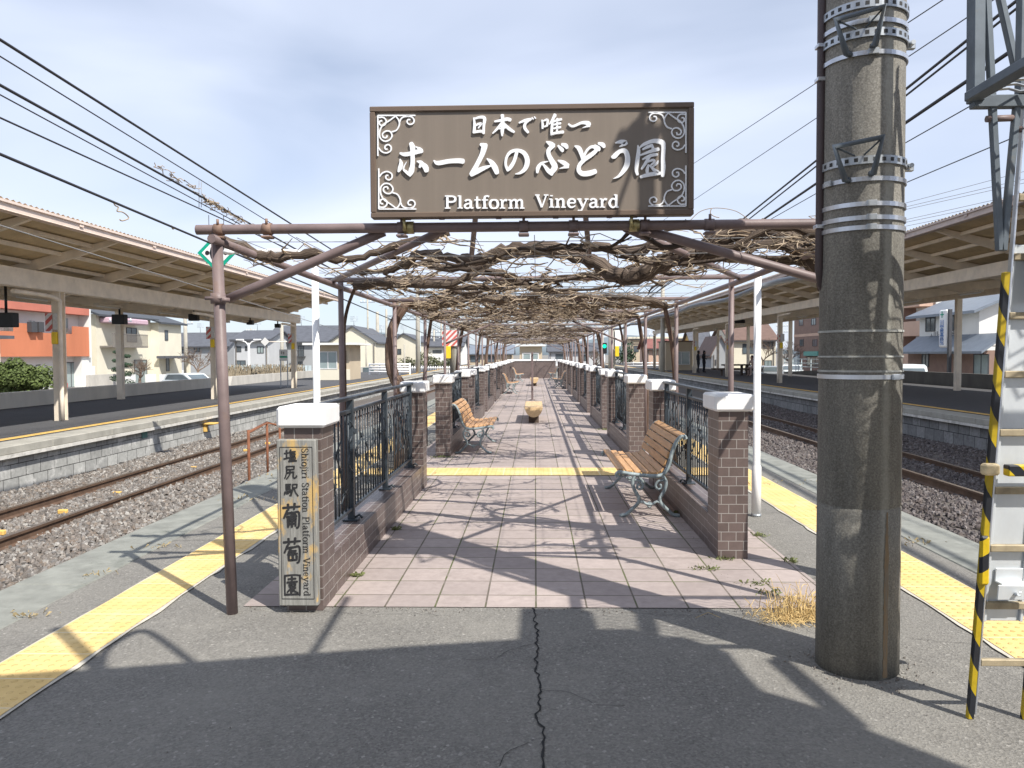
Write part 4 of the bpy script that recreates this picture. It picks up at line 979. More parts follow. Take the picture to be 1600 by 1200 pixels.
# equipment higher up (its shadow falls over the sign)
g = MB(); hx, hy, hz = 1.86, 3.00, 4.84
g.cbox(hx - .045, hx + .045, hy - .045, hy + .045, hz - .09, hz + .09, .02); g.tube([(hx, hy, hz), (PX, PY, hz + .05)], .022, 8); g.tube([(hx - .10, hy, hz + .02), (hx + .10, hy + .04, hz - .02)], .035, 10); part(g, 'junction_box', m_steel, up)
g = MB()
g.tube(smooth_pts([(hx, hy, hz - .1), (hx - .10, hy + .02, hz - .35), (hx - .28, hy + .1, hz - .8), (hx - .42, hy + .2, hz - 1.05)], 6), .012, 6)
g.tube(smooth_pts([(hx + .08, hy, hz - .1), (hx - .02, hy + .02, hz - .5), (hx - .25, hy + .12, hz - .85), (hx - .45, hy + .2, hz - 1.1)], 6), .012, 6)
part(g, 'hanging_cable', m_wire, up)
g = MB(); rr = random.Random(4)                          # dry grass at the foot of the pole
for k in range(300):
    a, d = rr.uniform(2.3, 4.3), rr.uniform(.0, .17); x = 1.50 + .05 + math.cos(a) * d - .03; y = 4.42 + rr.uniform(-.10, .16) + .0 * d; x = rr.gauss(1.50, .10)
    if math.hypot(x - PX, y - PY) < PR + .02: continue
    L = rr.uniform(.05, .24) * (1 if rr.random() < .6 else .5); lean = rr.gauss(0, .35); ly = rr.gauss(0, .35); q = rr.uniform(-.3, .9)
    P = [(x, y, .004), (x + lean * L * .4, y + ly * L * .4, L * .55), (x + lean * L * 1.0, y + ly * L, L * (.9 - max(0, q) * .5))]
    wv = rr.uniform(.0012, .0022); g.tube(smooth_pts(P, 3), [wv] * 6 + [wv * .3], 3, False, False)
for k in range(220):
    x, y = rr.gauss(1.47, .12), rr.gauss(4.38, .06); a = rr.uniform(0, 6.28); L = rr.uniform(.05, .16)
    g.tube([(x, y, .012), (x + math.cos(a) * L * .5, y + math.sin(a) * L * .4, rr.uniform(.02, .05)), (x + math.cos(a) * L, y + math.sin(a) * L * .7, .012)], .0016, 3, False, False)
tag(solo(g, 'dry_grass', m_leafgold, 'clump of dry straw-coloured grass beside the utility pole on the asphalt', 'grass'), None, None)

def weeds(name, spots, label, m=m_weed):
    g = MB(); rr = random.Random(len(spots))
    for x, y, n, rad in spots:
        for k in range(n):
            xx, yy = x + rr.gauss(0, rad), y + rr.gauss(0, rad * .5); a = rr.uniform(0, 6.28); L = rr.uniform(.015, .05)
            dx, dy = math.cos(a) * L, math.sin(a) * L; wx, wy = -math.sin(a) * .003, math.cos(a) * .003; h_ = rr.uniform(.01, .04)
            g.quad((xx - wx, yy - wy, .006), (xx + wx, yy + wy, .006), (xx + dx * .6 + wx, yy + dy * .6 + wy, h_), (xx + dx, yy + dy, h_ * .8))
    o = g.build(name, m); o['kind'] = 'stuff'; return o
weeds('weeds', [(1.37, 5.66, 40, .04), (1.20, 5.40, 34, .05), (1.42, 5.05, 26, .05), (1.46, 4.85, 26, .05), (-1.38, 9.3, 60, .06), (-1.36, 11.3, 60, .07), (1.4, 11.0, 60, .08), (1.42, 15.4, 80, .1), (1.3, 7.3, 40, .05), (-1.22, 5.2, 40, .02), (-1.20, 6.6, 40, .02), (1.84, 5.6, 40, .03), (1.83, 6.4, 40, .03)], '')
weeds('dry_weeds', [(-3.0, 5.2, 14, .06), (-2.96, 6.0, 22, .10), (-2.95, 4.4, 20, .08), (2.98, 6.2, 30, .12), (2.98, 7.5, 30, .16), (-3.0, 8.0, 30, .16), (-3.0, 9.5, 40, .4), (3.0, 9, 40, .4)], '', mat('dull_straw', (.34, .27, .15), .9, var=.3, scale=30))

# ------------------------------------------------------------------ striped ladder with galvanised cover, and the caged platform above it
LY = 3.20
ld = thing('access_ladder', 'yellow and black striped ladder closed off by a galvanised sheet at the right edge', 'ladder', (1.86, LY, 0))
lean = .062
def LX(x, z): return x + lean * z
for x in (1.775, 1.995):
    g = MB(); w_ = .026
    M = Matrix(((1, 0, lean, x), (0, 1, .0, LY), (0, 0, 1, 0), (0, 0, 0, 1)))
    g.cbox(-.0125, .0125, -.012, .012, 0, 1.82, .003, M); part(g, 'striped_rail', m_hazard, ld)
    g = MB(); g.cbox(.013, .021, -.012, .014, .02, 3.4, .002, M); part(g, 'rail_angle', m_strap, ld)
for k in range(9):
    z = .235 + .235 * k; x0 = LX(1.775, z) + .0215; x1 = LX(1.995, z) - .0135
    g = MB(); g.cbox(x0, x1, LY - .012, LY + .012, z - .014, z + .014, .003); part(g, 'rung', mat('worn_rung', (.36, .30, .20), .6, .2, var=.3, scale=14) if k == 0 else bpy.data.materials['worn_rung'], ld)
M = Matrix(((1, 0, lean, 1.775), (0, 1, .0, LY), (0, 0, 1, 0), (0, 0, 0, 1)))
g = MB(); g.cbox(.026, .185, .016, .024, .40, 1.93, .002, M); g.cbox(.026, .039, .004, .0155, .40, 1.93, .002, M); g.cbox(.172, .185, .004, .0155, .40, 1.93, .002, M); part(g, 'cover_sheet', m_sheet, ld)
g = MB(); g.cbox(.045, .178, -.045, -.038, .505, .565, .002, M); g.cbox(.06, .17, -.042, .012, .563, .570, .002, M); g.cbox(.06, .17, .005, .012, .568, .62, .002, M); g.tube([M @ Vector((.115, -.046, .53)), M @ Vector((.115, -.066, .535))], .008, 8); g.cbox(.114, .127, -.066, -.060, .525, .545, .002, M); part(g, 'lock_flap', m_sheet, ld)
g = MB(); g.cbox(.075, .195, -.05, -.042, 1.70, 1.95, .004, M); part(g, 'upper_plate', m_sheet, ld)
g = MB(); z = 1.03; g.cbox(LX(1.775, z) + .03, 2.4, LY - .075, LY - .035, z - .022, z + .022, .004); part(g, 'striped_bar', m_hazard_b, ld)
g = MB(); z = 1.03; g.cbox(LX(1.775, z) - .05, LX(1.775, z) + .012, LY - .055, LY - .0125, z - .022, z + .024, .008, None); part(g, 'corner_guard', mat('peeling_tape', (.62, .50, .30), .5, var=.4, scale=25), ld)
g = MB(); g.cbox(LX(1.775, .66) - .026, LX(1.775, .66) + .012, LY - .034, LY - .0125, .56, .76, .008); part(g, 'padded_sleeve', stripes_mat('hazard_wrap', (.62, .43, .012), (.018, .02, .026), .13, .6, -1.0, .45), ld)
cg = thing('signal_platform', 'grey steel cage platform with mesh floor, cut off by the top right corner', 'platform', (2.0, LY, 2.5))
def bar(a, b, r1, r2, nm, m=m_angle):
    a, b = Vector(a), Vector(b); g = MB(); q = (b - a); L = q.length
    M = Matrix.Translation(a) @ q.to_track_quat('Z', 'Y').to_matrix().to_4x4(); g.cbox(-r1, r1, -r2, r2, 0, L, .003, M); part(g, nm, m, cg)
P_ = lambda x, y, d=LY: tuple(atY(x, y, d))
ZF = P_(1520, 160)[2]
bar(P_(1524, 160), (P_(1524, 160)[0] - .02, LY, 4.6), .030, .022, 'corner_angle')
bar(P_(1562, 392), P_(1540, -40), .014, .012, 'stay'); bar(P_(1567, 392), P_(1590, 150), .014, .012, 'stay'); bar(P_(1588, 110, LY + .12), P_(1550, -60, LY + .12), .016, .012, 'stay')
g = MB(); a = P_(1541, 186); b = P_(1590, 184); g.tube([a, b], .013, 10); part(g, 'tie_pipe', m_pipe, cg); g = MB(); g.tube([P_(1585, 202), P_(1700, 202)], .013, 8); part(g, 'tie_pipe', m_pipe, cg)
xL = P_(1518, 165)[0]
bar((xL, LY, ZF), (3.1, LY, ZF), .02, .024, 'floor_beam'); bar((xL, LY - .8, ZF + .01), (3.1, LY - .8, ZF + .01), .02, .024, 'floor_beam'); bar((xL, LY, ZF + .02), (xL, LY - .8, ZF + .02), .03, .018, 'floor_beam')
g = MB()
for k in range(14):
    y = LY - .05 - k * .052
    g.tube([(xL + .02, y, ZF + .03)] + [(xL + .1 + j * .07, y + (.02 if j % 2 else -.02), ZF + .03) for j in range(14)], .006, 4, False, False)
part(g, 'mesh_floor', m_steel, cg)
bar((P_(1597, 100)[0], LY - .003, ZF + .026), (P_(1597, 100)[0], LY - .003, 4.6), .02, .02, 'corner_angle')

# ------------------------------------------------------------------ white lamp posts beside the path
for s, lab in ((-1, 'white lamp post with a curved arm behind the front left pillar'), (1, 'white lamp post standing on the asphalt beside the right front pillar')):
    x, y = s * 2.03, 7.2; t = thing('lamp_post', lab, 'lamp post', (x, y, 0), 'white lamp posts')
    g = MB(); g.lathe([(.043, 0), (.043, .46), (.033, .475), (.033, 2.3)], (x, y, 0), 14); part(g, 'column', m_white, t)
    g = MB(); g.lathe([(.046, 0), (.046, .02)], (x, y, .004), 14); part(g, 'base_collar', m_steel, t)
    g = MB()
    if s < 0: g.tube(smooth_pts([(x, y, 2.28), (x - .01, y, 2.36), (x - .10, y, 2.44), (x - .25, y, 2.465), (x - .74, y, 2.465)], 6), .021, 8)
    else: g.tube([(x, y, 2.29), (x - .02, y, 2.36)], .02, 8)
    part(g, 'arm', m_white, t)
    if s < 0:
        g = MB(); g.lathe([(.02, 0), (.05, -.01), (.05, -.04), (.02, -.05)], (x - .80, y, 2.49), 14); part(g, 'lamp_head', m_white, t)

# ------------------------------------------------------------------ overhead wires
def wire(label, a, b, r, ext0=-6, ext1=95, grp='overhead wires', m=m_wire, sag=.0, sub=None):
    a, b = Vector(a), Vector(b); d = (b - a) / (b.y - a.y)
    P = []
    for k in range(13):
        y = ext0 + (ext1 - ext0) * k / 12; p = a + d * (y - a.y); q = (y - ext0) / (ext1 - ext0); p.z = max(p.z, 2.6) - sag * 4 * q * (1 - q); P.append(tuple(p))
    g = MB(); g.tube(P, r, 5, False); return solo(g, 'overhead_wire', m, label, 'wire', grp)
XL = -6.95
def wl(label, p, q, r, x=XL, **k): return wire(label, atX(*p, x), atX(*q, x), r, grp='overhead wires on the left', **k)
wl('topmost thick overhead wire on the left', (0, 62), (455, 350), .022)
wl('thin overhead wire just under the topmost one on the left', (0, 88), (425, 350), .011)
w3 = wl('thick overhead wire on the left with dry vine tangled round it', (0, 133), (395, 352), .022)
wl('thin grey wire running just under the vine-tangled wire', (0, 148), (300, 310), .010, -6.6)
wl('plain overhead wire on the left with a looped dropper', (0, 184), (360, 348), .014)
w6 = wl('lowest overhead wire on the left with curly dead tendrils hanging from it', (0, 241), (310, 372), .020, -6.2, ext1=70)
wl('thin pale signal wire along the left canopy edge', (0, 352), (300, 445), .010, -8.4, m=m_wire_g, ext1=45)
g = MB(); rr = random.Random(2)
def tangle(p, q, x, n, sp):
    for k in range(n):
        t = rr.random(); c = atX(p[0] + (q[0] - p[0]) * t, p[1] + (q[1] - p[1]) * t, x); W = [tuple(c)]
        for j in range(5): c = c + Vector((rr.gauss(0, .03), rr.gauss(0, sp), rr.gauss(-.008, .025))); W.append(tuple(c))
        g.tube(W, .008, 4, False)
tangle((235, 250), (320, 308), XL, 16, .12); tangle((320, 310), (345, 325), XL, 34, .10); tangle((345, 325), (390, 350), XL, 26, .14)
solo(g, 'dry_tendrils', m_cane, 'tangle of dry vine tendrils caught on the thick left wire', 'dead vine')
g = MB()
for (sx_, sy_) in ((177, 315), (268, 352)):
    C = [(0, 0), (3, 6), (8, 9), (6, 15), (13, 16), (20, 20), (24, 26), (14, 30), (10, 28)] if sx_ == 177 else [(0, 0), (2, 6), (6, 3)]
    g.tube(smooth_pts([tuple(atX(sx_ + a, sy_ + b, -6.2)) for a, b in C], 4), .010, 5)
solo(g, 'curly_tendril', m_cane, 'curly dead tendrils hanging from the lowest left wire', 'dead vine')
g = MB()
for dx in (0, 3.5): g.tube([tuple(atX(311 + dx, 282 + dx * .6, XL)), tuple(atX(311 + dx, 324, XL))], .007, 4)
solo(g, 'wire_dropper', m_wire_g, 'thin looped dropper hanging between two left wires', 'wire dropper')
XR = 7.2
def wr(label, p, q, r, x=XR, **k): return wire(label, atX(*p, x), atX(*q, x), r, grp='overhead wires on the right', **k)
wr('uppermost thin overhead wire on the right, passing behind the pole top', (1278, 128), (1476, -2), .011)
wr('second thin overhead wire on the right', (1230, 215), (1510, 28), .011, 7.6)
wr('thick double overhead wire on the right', (1170, 335), (1590, 0), .026, 7.0)
wr('thick overhead wire beneath the double one', (1176, 338), (1590, 12), .020, 7.0)
wr('heavy dark cable right of the pole', (1150, 372), (1600, 66), .030, 6.6)
wr('thin wire below the heavy cable right of the pole', (1200, 345), (1512, 168), .012, 8.2)
wr('lowest long wire passing behind the striped ladder', (1414, 286), (1600, 208), .012, 9.0)
for i, (y0, y1) in enumerate(((318, 268), (324, 280), (328, 286), (344, 302), (348, 309), (354, 316))):
    wire(f'far electric line above the right canopy, {ORD[i]} from the top', atY(1412, y0, 78), atY(1600, y1, 66), .022, 40, 120, 'far electric lines above the right canopy', m_wire_g)
g = MB(); g.tube(smooth_pts([tuple(atY(a, b, 5.4)) for a, b in ((1078, 345), (1095, 330), (1120, 325), (1150, 330), (1172, 345))], 5), .0025, 4); g.tube(smooth_pts([tuple(atY(a, b, 5.2)) for a, b in ((1112, 325), (1110, 333), (1116, 338), (1124, 340))], 4), .003, 4)
solo(g, 'curled_tendril', m_cane, 'thin dry tendril arching above the right end of the front beam', 'dead vine')

# diamond board hung over the left track
DY = 15.5; c = atY(338.5, 395, DY); h = 31 / 1220 * DY * 1.0
t = thing('diamond_board', 'white diamond board with green border hanging over the left track behind the first post', 'sign', (c.x, DY, c.z - h))
Mx = lambda y: Matrix(((1, 0, 0, c.x), (0, 0, 1, y), (0, 1, 0, c.z), (0, 0, 0, 1)))
g = MB(); g.prism([(0, h), (h, 0), (0, -h), (-h, 0)], Mx(DY), .02); part(g, 'border', m_green, t)
k = h * .76; g = MB(); g.prism([(0, k), (k, 0), (0, -k), (-k, 0)], Mx(DY - .006), .005); part(g, 'face', m_white, t)
g = MB()
for dx in (-k * .62, 0, k * .62):
    r = .045 if dx else .14; g.prism([(dx + r * math.cos(a * .63), r * (1.3 if not dx else 1) * math.sin(a * .63)) for a in range(10)], Mx(DY - .012), .005)
part(g, 'lamp_dot', m_black, t)
g = MB()
for dx in (-k * .5, k * .5): g.tube([(c.x + dx, DY + .01, c.z + h * .4), (c.x + dx, DY + .01, c.z + .75)], .007, 5)
part(g, 'hanger', m_wire, t)

# ------------------------------------------------------------------ station canopies over the opposite platforms
def canopy(s, xg, zg, xp1, xp2, zgird, y0, y1, posts1, posts2, mg, label, gt):
    t = thing('station_canopy', label, 'platform canopy', (s * xp1, y0, 0))
    xv, zv, xe, ze = xp1 + 1.7, zg - .86, xp2 + (1.7 if s < 0 else 3.2), zg - .42
    g = MB(); P = []; pitch = .16; n = int((y1 - y0) / (pitch / 2))          # corrugated sheets
    for i in range(n + 1):
        y = y0 + i * pitch / 2; dz = .035 if i % 2 else 0
        for x, z in ((xg - .09, zg + .075), (xv, zv), (xe, ze)): P.append((s * x, y, z + dz))
    g.v = P
    for i in range(n):
        for k in (0, 1):
            a = i * 3 + k; g.face([a, a + 1, a + 4, a + 3] if s > 0 else [a, a + 3, a + 4, a + 1])
    part(g, 'roof', m_roofsheet, t)
    g = MB(); g.cbox(s * (xg - .06), s * (xg + .12), y0, y1, zg - .10, zg + .06, .01); g.box(s * (xg - .10), s * (xg - .06), y0, y1, zg + .03, zg + .075); part(g, 'gutter', mg, t)
    y = y0 + 1.5
    while y < y1:
        g = MB(); g.cbox(s * (xg - .085), s * (xg - .061), y - .06, y + .06, zg - .03, zg + .03, .004); part(g, 'gutter_bracket', mg, t); y += 3.0
    g = MB(); g.cbox(s * (xp1 - .12), s * (xp1 + .12), y0 + .3, y1 - .3, zgird[0], zgird[1], .01); part(g, 'girder', m_cream_steel, t)
    g = MB(); g.cbox(s * (xp2 - .1), s * (xp2 + .1), y0 + .3, y1 - .3, zgird[0] + .05, zgird[0] + .3, .01); part(g, 'girder', m_cream_steel, t)
    zr = lambda x: zg + .06 + (zv - zg - .06) * (x - xg) / (xv - xg) if x < xv else zv + (ze - zv) * (x - xv) / (xe - xv)
    for q in range(1, 6):                                     # purlins
        x = xg + (xv - xg) * q / 5.3; g = MB(); g.cbox(s * x - .04, s * x + .04, y0 + .05, y1 - .05, zr(x) - .10, zr(x) - .012, .005); part(g, 'purlin', m_cream_steel, t)
    for q in range(1, 4):
        x = xv + (xe - xv) * q / 4; g = MB(); g.cbox(s * x - .04, s * x + .04, y0 + .05, y1 - .05, zr(x) - .10, zr(x) - .012, .005); part(g, 'purlin', m_cream_steel, t)
    y = y0 + .25
    step = 3.0
    while y < y1:                                             # tapered rafters
        g = MB(); a0, a1, a2 = xg + .12, xp1, xp2 + 1.4
        poly = [(a0, zr(a0) - .02), (a1, zr(a1) - .02), (xv, zv - .02), (a2, zr(a2) - .02), (a2, zr(a2) - .14), (xv, zv - .34), (a1, zgird[1]), (a0 + .4, zr(a0) - .26), (a0, zr(a0) - .12)]
        M = Matrix(((s, 0, 0, 0), (0, 0, 1, y - .05), (0, 1, 0, 0), (0, 0, 0, 1)))
        g.prism(poly, M, .10); part(g, 'rafter', m_cream_steel, t); y += step
    for y in posts1:
        g = MB(); x = s * xp1
        g.box(x - .10, x + .10, y - .11, y - .085, 0, zgird[0]); g.box(x - .10, x + .10, y + .085, y + .11, 0, zgird[0]); g.box(x - .02, x + .02, y - .085, y + .085, 0, zgird[0]); part(g, 'post', m_cream_steel, t)
        g = MB(); g.tube(smooth_pts([(x - s * .14, y - .18, .02), (x - s * .14, y - .18, zgird[0] - .45), (x - s * .14, y - .18, zgird[0] - .22), (x - s * .05, y - .5, zgird[0] - .12), (x, y - 1.6, zgird[0] - .10)], 4), .05, 8); part(g, 'downpipe', m_cream_steel, t)
    for y in posts2:
        g = MB(); x = s * xp2; g.cbox(x - .10, x + .10, y - .10, y + .10, 0, zgird[0] + .05, .006); part(g, 'post', m_cream_steel, t)
    return t
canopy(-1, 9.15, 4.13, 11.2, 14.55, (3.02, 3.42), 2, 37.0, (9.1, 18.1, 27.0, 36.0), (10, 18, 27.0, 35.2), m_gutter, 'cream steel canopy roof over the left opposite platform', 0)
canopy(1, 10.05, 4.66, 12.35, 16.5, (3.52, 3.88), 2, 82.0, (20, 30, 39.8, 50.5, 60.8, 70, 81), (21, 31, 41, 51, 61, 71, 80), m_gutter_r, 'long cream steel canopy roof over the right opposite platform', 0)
# fluorescent lights, speakers and signs under the canopies
m_tube = mat('lamp_batten', (.68, .62, .53), .5, var=.05)
def fluo(s, x, y, z, label, grp):
    t = thing('strip_light', label, 'strip light', (s * x, y, z), grp)
    g = MB(); g.cbox(s * x - .09, s * x + .09, y - .65, y + .65, z, z + .07, .01); part(g, 'batten', m_tube, t)
    g = MB(); g.tube([(s * x, y - .6, z - .02), (s * x, y + .6, z - .02)], .02, 8); part(g, 'lamp_tube', m_white, t)
for i, y in enumerate((12, 15.6, 19.3, 22.8, 26.6, 30.3, 33.8)): fluo(-1, 12.6, y, 2.98, f'{ORD[i]} strip light from the front under the left canopy', 'strip lights under the left canopy')
for i, y in enumerate((18, 22, 26, 30, 34, 38, 42, 46, 50, 54, 58, 62)): fluo(1, 14.2, y, 3.42, f'{ORD[i]} strip light from the front under the right canopy', 'strip lights under the right canopy')
SPK = [(10, 500, 17.5), (187, 499, 24), (303, 496, 29), (391, 504, 34), (434, 509, 36)]
for i, (a, b, y) in enumerate(SPK):
    c = atY(a, b, y); q = (.22, .20, .17, .13, .12)[i]
    t = thing('hanging_monitor', f'black box monitor hanging under the left canopy, {ORD[i]} from the front', 'monitor', tuple(c), 'black monitors under the left canopy')
    g = MB(); g.cbox(c.x - q, c.x + q, y - .12, y + .12, c.z - q * .75, c.z + q * .75, .015); part(g, 'housing', m_black, t)
    g = MB(); g.tube([(c.x, y, c.z + q * .7), (c.x, y, max(c.z + q + .2, 3.2))], .03, 8); part(g, 'hanger', m_black, t)
c = atY(1152, 498, 52); t = thing('hanging_monitor', 'black box hanging under the right canopy above the picnic table', 'monitor', tuple(c))
g = MB(); g.cbox(c.x - .5, c.x + .5, 51.9, 52.1, c.z - .3, c.z + .25, .02); part(g, 'housing', m_black, t); g = MB(); g.tube([(c.x, 52, c.z + .2), (c.x, 52, c.z + .7)], .04, 8); part(g, 'hanger', m_black, t)
m_notice = mat('white_notice', (.62, .61, .58), .6, var=.12, scale=18, dirt=(.55, .2, .17), dirt_at=.6)
def alarm(x, y, z, label, grp, s):
    t = thing('emergency_sign', label, 'sign', (x, y, z), grp)
    g = MB(); g.cbox(x - .05 - .16, x - .05 + .0, y - .215, y - .20, z, z + .42, .003); part(g, 'striped_board', m_redwhite, t)
    g = MB(); g.cbox(x - .03, x + .16, y - .215, y - .20, z + .03, z + .42, .003); part(g, 'notice', m_notice, t)
    g = MB(); g.cbox(x - .05, x + .08, y - .26, y - .15, z - .30, z - .02, .01); part(g, 'button_box', m_yellow, t)
    return t
for i, y in enumerate((18.1, 27.0, 36.0)): alarm(-11.2 + .02, y, 2.10, f'red striped emergency board with yellow box on the {ORD[i]} left canopy post', 'emergency boards on the left canopy posts', -1)
for i, y in enumerate((39.8, 50.5, 60.8, 70)): alarm(12.35, y, 2.05, f'red striped emergency board on the {ORD[i]} visible right canopy post', 'emergency boards on the right canopy posts', 1)

# ------------------------------------------------------------------ canopy over this end of the platform, behind the camera (unseen; outline and pipes shaped to cast the foreground shade)
zc = 3.7; SH = Vector((-TO_SUN.x, -TO_SUN.y, 0)) / TO_SUN.z * zc
def G_(a, b): p = ground(a, b); return (p.x, p.y)
poly = [(-5.2, 3.3)] + [G_(*p) for p in ((0, 1068), (300, 1045), (660, 1018), (830, 1007), (832, 957), (925, 957), (938, 992), (1010, 990), (1022, 1002), (1092, 1003), (1140, 1020), (1165, 1052), (1195, 1083), (1285, 1108), (1338, 1133), (1500, 1195), (1680, 1270))] + [(3.4, 0.6), (3.4, -6), (-5.2, -6)]
poly = [(x - SH.x, y - SH.y) for x, y in poly]
t = thing('shade_canopy', 'unseen platform roof behind the camera, outlined to shade the foreground asphalt', 'shelter', (1.5, -2, 0))
g = MB(); g.prism(poly, Matrix.Translation((0, 0, zc)), .12); part(g, 'roof', m_roofsheet, t)
for x, y in ((.2, -5.0), (4.0, -5.0), (4.6, -1.8), (-.6, -2.5)):
    g = MB(); g.cbox(x - .08, x + .08, y - .08, y + .08, 0, zc - .002, .006); part(g, 'post', m_cream_steel, t)
q = lambda x, y: (x - SH.x, y - SH.y, zc + .02)
g = MB(); g.tube(smooth_pts([q(*G_(160, 1070)), q(*G_(162, 1028)), q(*G_(178, 1008)), q(*G_(214, 989)), q(*G_(240, 992)), q(*G_(300, 1035)), q(*G_(325, 1055))], 6), .024, 8); part(g, 'bent_pipe', m_pipe, t)
g = MB(); g.tube([q(*G_(165, 1055)), q(*G_(91, 984))], .04, 8); g.tube([q(*G_(480, 1040)), q(*G_(545, 935))], .022, 8); part(g, 'stub_pipe', m_pipe, t)
g = MB(); g.tube([q(*G_(1222, 1035)), q(*G_(1340, 1135))], .055, 8); g.tube([q(*G_(1010, 958)), q(*G_(1022, 1003))], .05, 8)
part(g, 'gutter_bracket', m_pipe, t)  # plain bars added to cast the shade bands at front right, no brackets
# ------------------------------------------------------------------ walls, houses, trees, cars and people beyond the tracks
m_stucco = mat('cream_stucco', (.70, .655, .53), .9, var=.06, scale=.6)
m_whitewall = mat('white_wall', (.74, .74, .71), .9, var=.06, scale=.5)
m_orange = mat('orange_render', (.53, .185, .095), .85, var=.12, scale=.4, stretch=(1, 1, .3))
m_redband = mat('red_band', (.50, .17, .12), .85, var=.1, scale=.5)
m_greywall = mat('grey_siding', (.34, .35, .36), .85, var=.08, scale=.6)
m_pgrey = mat('pale_grey_wall', (.50, .51, .52), .85, var=.06, scale=.5)
m_darkwall = mat('dark_siding', (.10, .09, .09), .8, var=.15, scale=1)
m_brownwall = mat('brown_tile_wall', (.26, .17, .135), .8, var=.12, scale=2)
m_peach = mat('peach_wall', (.60, .41, .31), .85, var=.08, scale=.6)
m_yellowwall = mat('yellow_wall', (.64, .46, .16), .85, var=.06, scale=.6)
m_beige = mat('beige_panel', (.53, .44, .32), .85, var=.08, scale=.8)
m_tile_roof = mat('dark_roof_tiles', (.055, .06, .068), .5, var=.3, scale=3, stretch=(1, 1, 6))
m_grey_roof = mat('slate_roof', (.095, .10, .115), .6, var=.2, scale=2)
m_brown_roof = mat('brown_roof', (.15, .095, .075), .7, var=.15, scale=2)
m_red_roof = mat('red_brown_roof', (.22, .09, .075), .7, var=.15, scale=2)
m_blue_roof = mat('blue_grey_metal_roof', (.20, .23, .27), .45, .2, var=.12, scale=2)
m_frame = mat('window_frame_dark', (.06, .06, .065), .5)
m_frame_w = mat('window_frame_white', (.66, .66, .65), .5)
m_rail_b = mat('balcony_rail', (.20, .18, .16), .6)
m_panel_fence = mat('pale_blue_panel', (.50, .58, .60), .5, var=.1, scale=1)

def win(t, face, K, a0, a1, z0, z1, glass=m_glass, frame=m_frame, fr=.06, mull=1):
    """window frame (part) with its pane (sub-part) set on a wall plane"""
    d = .05; g = MB(); p = MB()
    def bx(G, u0, u1, v0, v1, d0, d1):
        if face == 'Y': G.box(u0, u1, K - d1, K - d0, v0, v1)
        elif face == '+X': G.box(K + d0, K + d1, u0, u1, v0, v1)
        else: G.box(K - d1, K - d0, u0, u1, v0, v1)
    bx(g, a0, a1, z0, z0 + fr, .0, d); bx(g, a0, a1, z1 - fr, z1, .0, d); bx(g, a0, a0 + fr, z0 + fr, z1 - fr, .0, d); bx(g, a1 - fr, a1, z0 + fr, z1 - fr, .0, d)
    for m_ in range(mull):
        u = a0 + (a1 - a0) * (m_ + 1) / (mull + 1); bx(g, u - fr / 2, u + fr / 2, z0 + fr, z1 - fr, .0, d - .01)
    o = part(g, 'window', frame, t); bx(p, a0 + fr, a1 - fr, z0 + fr, z1 - fr, .005, .02); part(p, 'pane', glass, o); return o
def rY(p0, y0, p1, y1, Y):
    a, b = atY(p0, y1, Y), atY(p1, y0, Y); return a.x, b.x, a.z, b.z
def rX(p0, y0, p1, y1, K):
    a, b = atX(p0, y0, K), atX(p1, y0, K); m_ = (p0 + p1) / 2
    return min(a.y, b.y), max(a.y, b.y), atX(m_, y1, K).z, atX(m_, y0, K).z
def pbox(t, name, m, x0, x1, y0, y1, z0, z1): g = MB(); g.box(x0, x1, y0, y1, z0, z1); return part(g, name, m, t)
def gable(t, m, x0, x1, y0, y1, z0, z1, axis='y', over=.5, wall=None, th=.18, flip=False):
    """pitched roof; ridge runs along axis. wall fills the gable triangles"""
    g = MB()
    if axis == 'y':
        xm = (x0 + x1) / 2; sl = (z1 - z0) / (xm - x0); P = [(x0 - over, z0 - over * sl), (xm, z1), (x1 + over, z0 - over * sl), (x1 + over, z0 - over * sl + th), (xm, z1 + th), (x0 - over, z0 - over * sl + th)]
        g.prism(P, Matrix(((1, 0, 0, 0), (0, 0, 1, y0 - over), (0, 1, 0, 0), (0, 0, 0, 1))), y1 - y0 + 2 * over); r = part(g, 'roof', m, t)
        if wall:
            g = MB(); g.prism([(x0, z0), (x1, z0), (xm, z1)], Matrix(((1, 0, 0, 0), (0, 0, 1, y0), (0, 1, 0, 0), (0, 0, 0, 1))), y1 - y0); part(g, 'gable_wall', wall, t)
    else:
        ym = (y0 + y1) / 2; sl = (z1 - z0) / (ym - y0); P = [(y0 - over, z0 - over * sl), (ym, z1), (y1 + over, z0 - over * sl), (y1 + over, z0 - over * sl + th), (ym, z1 + th), (y0 - over, z0 - over * sl + th)]
        M = Matrix(((0, 0, 1, x0 - over), (1, 0, 0, 0), (0, 1, 0, 0), (0, 0, 0, 1)))
        g.prism(P, M, x1 - x0 + 2 * over); r = part(g, 'roof', m, t)
        if wall: g = MB(); g.prism([(y0, z0), (y1, z0), (ym, z1)], Matrix(((0, 0, 1, x0), (1, 0, 0, 0), (0, 1, 0, 0), (0, 0, 0, 1))), x1 - x0); part(g, 'gable_wall', wall, t)
    return r
GZ = -1.05
m_wall_l = mat('pale_wall_concrete', (.70, .655, .575), .9, var=.12, scale=1.4, stretch=(1, 1, .35), dirt=(.50, .47, .42), dirt_at=.58)
